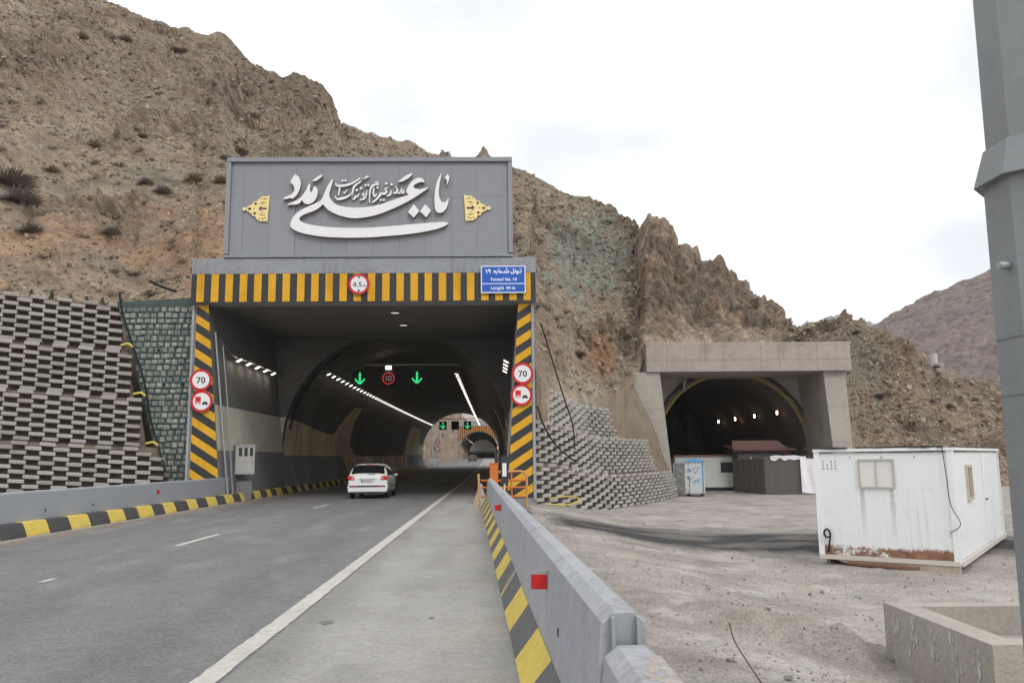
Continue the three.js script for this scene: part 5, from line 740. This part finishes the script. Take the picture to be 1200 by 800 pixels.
  Object.assign(spots, { frontRows: NF, cols: n, rows, pos, nor: g.attributes.normal.array, plate });
}
function hillSheet(name, label, x0, x1, step, prof, rowsN, dispA, color, kind) { // farther relief, same way of building
  const cols = []; for (let p = x0; p <= x1; p += step) cols.push(p); const n = cols.length, pos = [], uv = [], col = [], idx = [], back = 10, rows = rowsN + back;
  cols.forEach((px) => { const [bz, by, ry, rz] = prof(px), top = atZ(px, ry, rz), k = sight(px, 500), bx = k.x / -k.z * bz; for (let j = 0; j < rows; j++) { const s = Math.min(1, j / (rowsN - 1)), b = Math.max(0, j - rowsN + 1) / back; let x = lerp(bx, top.x, s) * (1 + 0.5 * b), y = lerp(by, top.y, s) - b * (top.y - by), z = lerp(bz, rz, s) * (1 + 0.5 * b); const w = 1 / dispA, h = dispA * (ridged(x * 0.22 * w, y * 0.14 * w, z * 0.22 * w, 5) * 0.55 + 0.5 * fbm(x * 0.9 * w, y * 0.9 * w, z * 0.9 * w, 4)); pos.push(x, y + 0.6 * h, -(z - 0.8 * h)); uv.push(x, y); const t = 1 + 0.35 * fbm(x * 0.5 * w, y * 0.5 * w, z * 0.5 * w, 4), q = smooth(0, 0.5, fbm(x * 0.15 * w + 9, y * 0.2 * w, z * 0.15 * w, 3)); for (let c = 0; c < 3; c++) col.push(lerp(color[0][c], color[1][c], q) * t); } });
  for (let i = 0; i < n - 1; i++) for (let j = 0; j < rows - 1; j++) { const a = i * rows + j, b = a + rows; idx.push(a, b, a + 1, b, b + 1, a + 1); }
  const g = new THREE.BufferGeometry(); g.setAttribute('position', new THREE.Float32BufferAttribute(pos, 3)); g.setAttribute('uv', new THREE.Float32BufferAttribute(uv, 2)); g.setAttribute('color', new THREE.Float32BufferAttribute(col, 3)); g.setIndex(idx); g.computeVertexNormals();
  tag(mesh(name, g, M([1, 1, 1], 1, { vertexColors: true, map: T.rock })), label, 'hill', null, 'structure'); return g;
}
{
  const far = knots([[1010, 392], [1025, 381], [1050, 366], [1090, 346], [1125, 332], [1160, 318], [1200, 300], [1400, 240]]);
  hillSheet('far_hill', 'bare purplish brown hillside rising behind the works yard', 990, 1420, 1.2, (p) => [230, -3, far(p)[0], 430], 200, 4.5, [[0.215, 0.17, 0.152], [0.175, 0.148, 0.142]]);
  const pale = knots([[860, 404], [935, 384], [955, 377], [972, 369], [985, 370], [1000, 378], [1012, 374], [1030, 384], [1100, 400]]);
  hillSheet('distant_ridge', 'pale grey ridge far off between the crag and the brown hill', 840, 1120, 1.5, (p) => [900, -3, pale(p)[0], 1500], 60, 14, [[0.24, 0.22, 0.215], [0.2, 0.19, 0.19]]);
  const beyond = knots([[455, 380], [500, 430], [530, 470], [545, 492], [552, 500], [580, 497], [620, 470]]);
  hillSheet('far_cutting', 'rocky brown cutting seen through the far tunnel mouth', 455, 549, 0.7, (p) => [p < 500 ? 150 : lerp(150, 214, (p - 500) / 49), 0.5, beyond(p)[0], p < 500 ? 190 : 232], 160, 1.6, [[0.33, 0.25, 0.19], [0.25, 0.21, 0.17]]);
  hillSheet('far_slope', 'rocky slope behind the distant portal', 540, 640, 1, (p) => [222, 9.5, beyond(p)[0] + 2, 262], 60, 1.8, [[0.33, 0.25, 0.19], [0.25, 0.21, 0.17]]);
}
{ // earth slope between the block wall and the concrete wing of the works portal
  const A = [[796, 590, 51.6], [772, 566, 50.8], [744, 540, 49.6], [732, 515, 48.9], [702, 480, 46.4], [692, 456, 45]].map((q) => atZ(...q)), B = [[806, 590, 52.3], [792, 566, 52.3], [778, 535, 52.4], [768, 505, 52.4], [752, 470, 52.45], [738, 444, 52.5]].map((q) => atZ(...q));
  const ca = new THREE.CatmullRomCurve3(A), cb = new THREE.CatmullRomCurve3(B), pts = [], idx = [], uv = [], n = 60, m = 90;
  for (let i = 0; i <= n; i++) for (let j = 0; j <= m; j++) { const u = i / n, v = j / m, a = ca.getPoint(v), b = cb.getPoint(v), p = a.clone().lerp(b, u), bulge = Math.sin(Math.PI * u); p.y += 0.25 * bulge * v + 0.14 * fbm(p.x * 0.8, p.y * 0.8, p.z * 0.8, 4) * bulge; if (i === 0) { p.z -= 1.2; p.x -= 1.0; } pts.push(p.x, p.y, p.z); uv.push(u * 4, v * 8); }
  for (let i = 0; i < n; i++) for (let j = 0; j < m; j++) { const a = i * (m + 1) + j, b = a + m + 1; idx.push(a, b, a + 1, b, b + 1, a + 1); }
  const g = new THREE.BufferGeometry(); g.setAttribute('position', new THREE.Float32BufferAttribute(pts, 3)); g.setAttribute('uv', new THREE.Float32BufferAttribute(uv, 2)); g.setIndex(idx); g.computeVertexNormals(); tag(mesh('earth_slope', g, M([0.38, 0.32, 0.25], 1, { map: T.dirt, bumpMap: T.dirtBump, bumpScale: 0.06 })), 'bare earth slope between the block terraces and the concrete wing', 'slope', null, 'structure');
}

// ───────────────────────── loose stones, shrubs, small things ─────────────────────────
function stoneGeo(seed) { const g = new THREE.IcosahedronGeometry(1, seed < 6 ? 0 : 1), p = g.attributes.position, r = seed * 7.3; for (let i = 0; i < p.count; i++) { const x = p.getX(i), y = p.getY(i), z = p.getZ(i), k = 0.75 + 0.4 * noise3(x * 1.3 + r, y * 1.3, z * 1.3); p.setXYZ(i, x * k, y * k * 0.7, z * k); } g.computeVertexNormals(); return g; }
function scatter(name, label, cat, count, geo, m, place, colors) {
  const im = new THREE.InstancedMesh(geo, m, count), o = new THREE.Object3D(), c = new THREE.Color(); im.name = numbered(name); im.castShadow = im.receiveShadow = true;
  for (let k = 0; k < count; k++) { place(o, k); o.updateMatrix(); im.setMatrixAt(k, o.matrix); const q = colors[Math.floor(rnd() * colors.length)], f = R(0.55, 1.2); im.setColorAt(k, c.setRGB(q[0] * f, q[1] * f, q[2] * f)); }
  scene.add(im); return tag(im, label, cat, null, 'stuff');
}
function slopeSpot(test) { for (let k = 0; k < 400; k++) { const i = Math.floor(rnd() * spots.cols), j = Math.floor(rnd() * (spots.frontRows - 12)) + 9, a = i * spots.rows + j; if (test(spots.plate[a * 2], spots.plate[a * 2 + 1])) return a; } return 0; }
const inView = (px) => px > -40 && px < 1240;
const rockCols = [[0.4, 0.32, 0.235], [0.37, 0.31, 0.245], [0.47, 0.385, 0.29], [0.31, 0.255, 0.2], [0.37, 0.34, 0.29]];
for (let v = 0; v < 3; v++) scatter('scree', ['angular scree strewn over the mountainside', 'rounded pale scree strewn over the mountainside', 'small dark scree strewn over the mountainside'][v], 'scree', 26000, stoneGeo(v + 1), M([1, 1, 1], 1, { map: T.rock }), (o) => {
  const a = slopeSpot((px, py) => inView(px) && (rnd() < 0.06 || !(px > 748 && px < 922))), P = spots.pos, s = (0.035 + 0.075 * rnd() + 0.24 * rnd() ** 14) * clamp(-P[a * 3 + 2] / 70, 0.6, 1.2); o.position.set(P[a * 3], P[a * 3 + 1] + s * 0.2, P[a * 3 + 2]); o.rotation.set(R(0, 6), R(0, 6), R(0, 6)); o.scale.set(s * R(0.7, 1.5), s * R(0.6, 1.1), s * R(0.7, 1.4));
}, rockCols);
for (let v = 0; v < 2; v++) scatter('gravel', ['fine gravel strewn over the works yard', 'coarser chips strewn over the works yard'][v], 'gravel', v ? 900 : 5200, stoneGeo(v + 6), M([1, 1, 1], 1), (o) => {
  const d = 3 + 26 * rnd() ** 1.5, x = 0.95 + rnd() * (3 + d * 0.75), s = v ? 0.012 + 0.035 * rnd() ** 3 : 0.006 + 0.012 * rnd(); o.position.set(x, yardY(x, -d) + s * 0.4, -d); o.rotation.set(R(0, 6), R(0, 6), R(0, 6)); o.scale.set(s * R(0.8, 1.5), s * R(0.6, 1), s * R(0.8, 1.4));
}, [[0.42, 0.39, 0.35], [0.34, 0.31, 0.27], [0.5, 0.48, 0.45], [0.26, 0.24, 0.22]]);
function shrubGeo(seed, n, spread) { // twigs and thin dry blades fanning out of one foot
  const r = mulberry(seed), pos = [];
  for (let k = 0; k < n; k++) { const a = r() * 6.283, e = spread * (0.15 + 0.85 * Math.sqrt(r())), l = 0.55 + 0.55 * r(), w = 0.006 + 0.012 * r(), dx = Math.cos(a) * Math.sin(e) * l, dz = Math.sin(a) * Math.sin(e) * l, dy = Math.cos(e) * l, fx = (r() - 0.5) * 0.35, fz = (r() - 0.5) * 0.35, px = -Math.sin(a) * w, pz = Math.cos(a) * w, mx = fx + dx * 0.55, my = dy * 0.65, mz = fz + dz * 0.55; pos.push(fx - px, 0, fz - pz, fx + px, 0, fz + pz, mx, my, mz, mx - px * 1.4, my - w, mz - pz * 1.4, mx + px * 1.4, my + w, mz + pz * 1.4, fx + dx, dy, fz + dz); }
  const g = new THREE.BufferGeometry(); g.setAttribute('position', new THREE.Float32BufferAttribute(pos, 3)); g.computeVertexNormals(); return g;
}
const shrubMat = M([1, 1, 1], 1), dryCols = [[0.17, 0.135, 0.095], [0.13, 0.1, 0.08], [0.24, 0.19, 0.115], [0.11, 0.095, 0.08]];
for (let v = 0; v < 2; v++) scatter('dry_tufts', ['low dry tufts dotted over the mountainside', 'thin straw tufts dotted over the mountainside'][v], 'dry grass', 1500, shrubGeo(50 + v, 110, 1.35), shrubMat, (o) => { const a = slopeSpot((px, py) => inView(px) && !(px > 745 && px < 930)), P = spots.pos, s = 0.13 + 0.42 * rnd() ** 3; o.position.set(P[a * 3], P[a * 3 + 1] - 0.03, P[a * 3 + 2]); o.rotation.set(0, R(0, 6), 0); o.scale.set(s * 1.3, s * 0.8, s * 1.3); }, dryCols);
const shrubs = [shrubGeo(91, 900, 1.45), shrubGeo(92, 800, 1.4), shrubGeo(93, 1000, 1.5)], shrubMats = [M([0.2, 0.165, 0.14], 1), M([0.3, 0.235, 0.15], 1), M([0.24, 0.205, 0.19], 1)];
const onSlope = (px, py) => { let best = 0, bd = 1e9; const v = new THREE.Vector3(); for (let a = 0; a < spots.cols * spots.rows; a += 3) { if (Math.abs(spots.plate[a * 2] - px) > 6 || a % spots.rows >= spots.frontRows) continue; v.set(spots.pos[a * 3], spots.pos[a * 3 + 1], spots.pos[a * 3 + 2]).project(camera); const d = ((v.x + 1) * 600 - px) ** 2 + ((1 - v.y) * 400 - py) ** 2; if (d < bd) { bd = d; best = a; } } return best; };
const shrubSpots = [[10, 215, 2.6, 0], [20, 238, 2.2, 2], [145, 48, 1.6, 0], [131, 46, 1.3, 2], [205, 60, 1.5, 0], [215, 62, 1.2, 1], [95, 45, 1.3, 1], [170, 215, 1.1, 2], [225, 212, 1.3, 1], [258, 215, 1.4, 1], [165, 160, 0.9, 0], [280, 180, 1.4, 0], [262, 186, 1.1, 2], [190, 225, 1.2, 2], [110, 172, 0.9, 1], [60, 200, 1.0, 1], [318, 95, 1.0, 2], [35, 270, 1.2, 0], [130, 275, 1.1, 2], [678, 418, 0.9, 0], [1065, 500, 1.0, 0], [1030, 465, 1.2, 2], [1110, 478, 1.1, 0], [1090, 470, 0.9, 2], [1003, 390, 1.0, 0], [960, 404, 0.7, 0], [1140, 470, 1.3, 1], [1100, 425, 1.0, 2]], leftOf = (px) => shrubSpots.filter(([q]) => (q < 620) === (px < 620) && q < px).length;
shrubSpots.forEach(([px, py, s, k]) => {
  const a = onSlope(px, py), b = mesh('dry_shrub', shrubs[k], shrubMats[k]); b.position.set(spots.pos[a * 3], spots.pos[a * 3 + 1] - 0.05, spots.pos[a * 3 + 2]); b.scale.set(s * 0.62, s * 0.5, s * 0.62); b.rotation.y = R(0, 6); tag(b, px < 620 ? nth(leftOf(px)) + ' dry shrub from the picture edge on the slope above the road' : nth(leftOf(px)) + ' dry shrub, counted from the crag, on the slope behind the yard', 'shrub', px < 620 ? 'dry shrubs above the road' : 'dry shrubs behind the yard');
});
const sapGeo = (() => { const r = mulberry(9), pos = []; for (let k = 0; k < 420; k++) { const h = 0.08 + 0.92 * r(), a = r() * 6.283, w = 0.24 * (1.05 - h) ** 0.7 * Math.sqrt(r()), x = w * Math.cos(a), z = w * Math.sin(a), l = 0.06, b = r() * 6.283; pos.push(x, h, z, x + l * Math.cos(b), h + 0.05, z + l * Math.sin(b), x + 0.02 * Math.sin(b), h + 0.08, z); } const g = new THREE.BufferGeometry(); g.setAttribute('position', new THREE.Float32BufferAttribute(pos, 3)); g.computeVertexNormals(); return g; })();
const sapM = M([0.085, 0.1, 0.07], 1), trunkM = M([0.12, 0.09, 0.07], 1);
[[30, 330, 'first'], [54, 333, 'second'], [77, 334, 'third'], [96, 334, 'fourth'], [115, 338, 'fifth'], [138, 342, 'sixth']].forEach(([px, py, w]) => { const p = atZ(px, 344, 33.5 + px * 0.015), t = thing('cypress_sapling', w + ' sapling, counted from the picture edge, above the block terraces', 'sapling', p.x, 7.86, p.z - 0.4, R(0, 6), 'saplings along the top terrace'); const c = mesh('crown', sapGeo, sapM, t); c.scale.set(0.8, R(0.75, 1.0), 0.8); mesh('trunk', new THREE.CylinderGeometry(0.012, 0.02, 0.5, 5).translate(0, 0.2, 0), trunkM, t); });
tag(mesh('wall_cable', tube([[1.95, 7.0, -32.9], [2.4, 5.6, -33.3], [2.9, 4.0, -33.6], [3.25, 2.9, -33.75], [3.3, 1.9, -33.55]], 0.032, 50, 6), mat.rubber), 'black cable hanging over the block terraces beside the pillar', 'cable');
tag(mesh('wall_cable', tube([[1.75, 3.6, -32.6], [2.0, 2.9, -32.9], [2.5, 2.1, -33.3], [3.4, 1.35, -33.75]], 0.032, 40, 6), mat.rubber), 'shorter black cable lying across the block terraces', 'cable');
tag(mesh('rebar_wire', tube([[1.93, 0.2, -7.0], [1.92, 0.1, -6.85], [1.95, -0.02, -6.6], [2.0, -0.16, -6.3], [2.12, -0.45, -5.8]], 0.006, 40, 5), mat.rust), 'rusty bent wire sticking out of the yard', 'wire');
tag(mesh('yellow_hose', tube([[2.1, -0.2, -32.4], [2.9, -0.2, -32.2], [3.3, -0.05, -32.3], [3.1, 0.08, -32.8], [2.2, 0.0, -33.0]], 0.03, 40, 7), M([0.62, 0.5, 0.12], 0.5)), 'yellow hose lying at the foot of the block wall', 'hose');
for (const [x, y, z, l] of [[-13.9, 5.95, -31.6, 'yellow strap on the ledge below the topmost terrace'], [-13.2, 4.05, -31.3, 'yellow strap on the ledge near the netted stones'], [-12.6, 2.2, -31.2, 'yellow strap on the lowest ledge near the netted stones']]) { const s = mesh('yellow_strap', tube([[x - 0.3, y + 0.06, z], [x, y + 0.1, z + 0.04], [x + 0.18, y - 0.02, z + 0.08]], 0.045, 12, 5), M([0.62, 0.5, 0.1], 0.6)); tag(s, l, 'strap'); }
{ const p = atZ(1094, 428, 95), t = thing('hilltop_hut', 'tiny pale hut on the slope behind the yard', 'hut', p.x, p.y - 0.9, p.z); mesh('wall', uvm(box(1.9, 1.3, 1.4, 0, 0.5, 0)), conc([0.4, 0.38, 0.34]), t); mesh('tank', new THREE.CylinderGeometry(0.35, 0.35, 1.1, 12).translate(0.2, 1.7, 0), paint([0.5, 0.52, 0.55]), t); }

scene.traverse((o) => { if (o.isMesh) o.castShadow = o.receiveShadow = true; });
renderer.render(scene, camera);
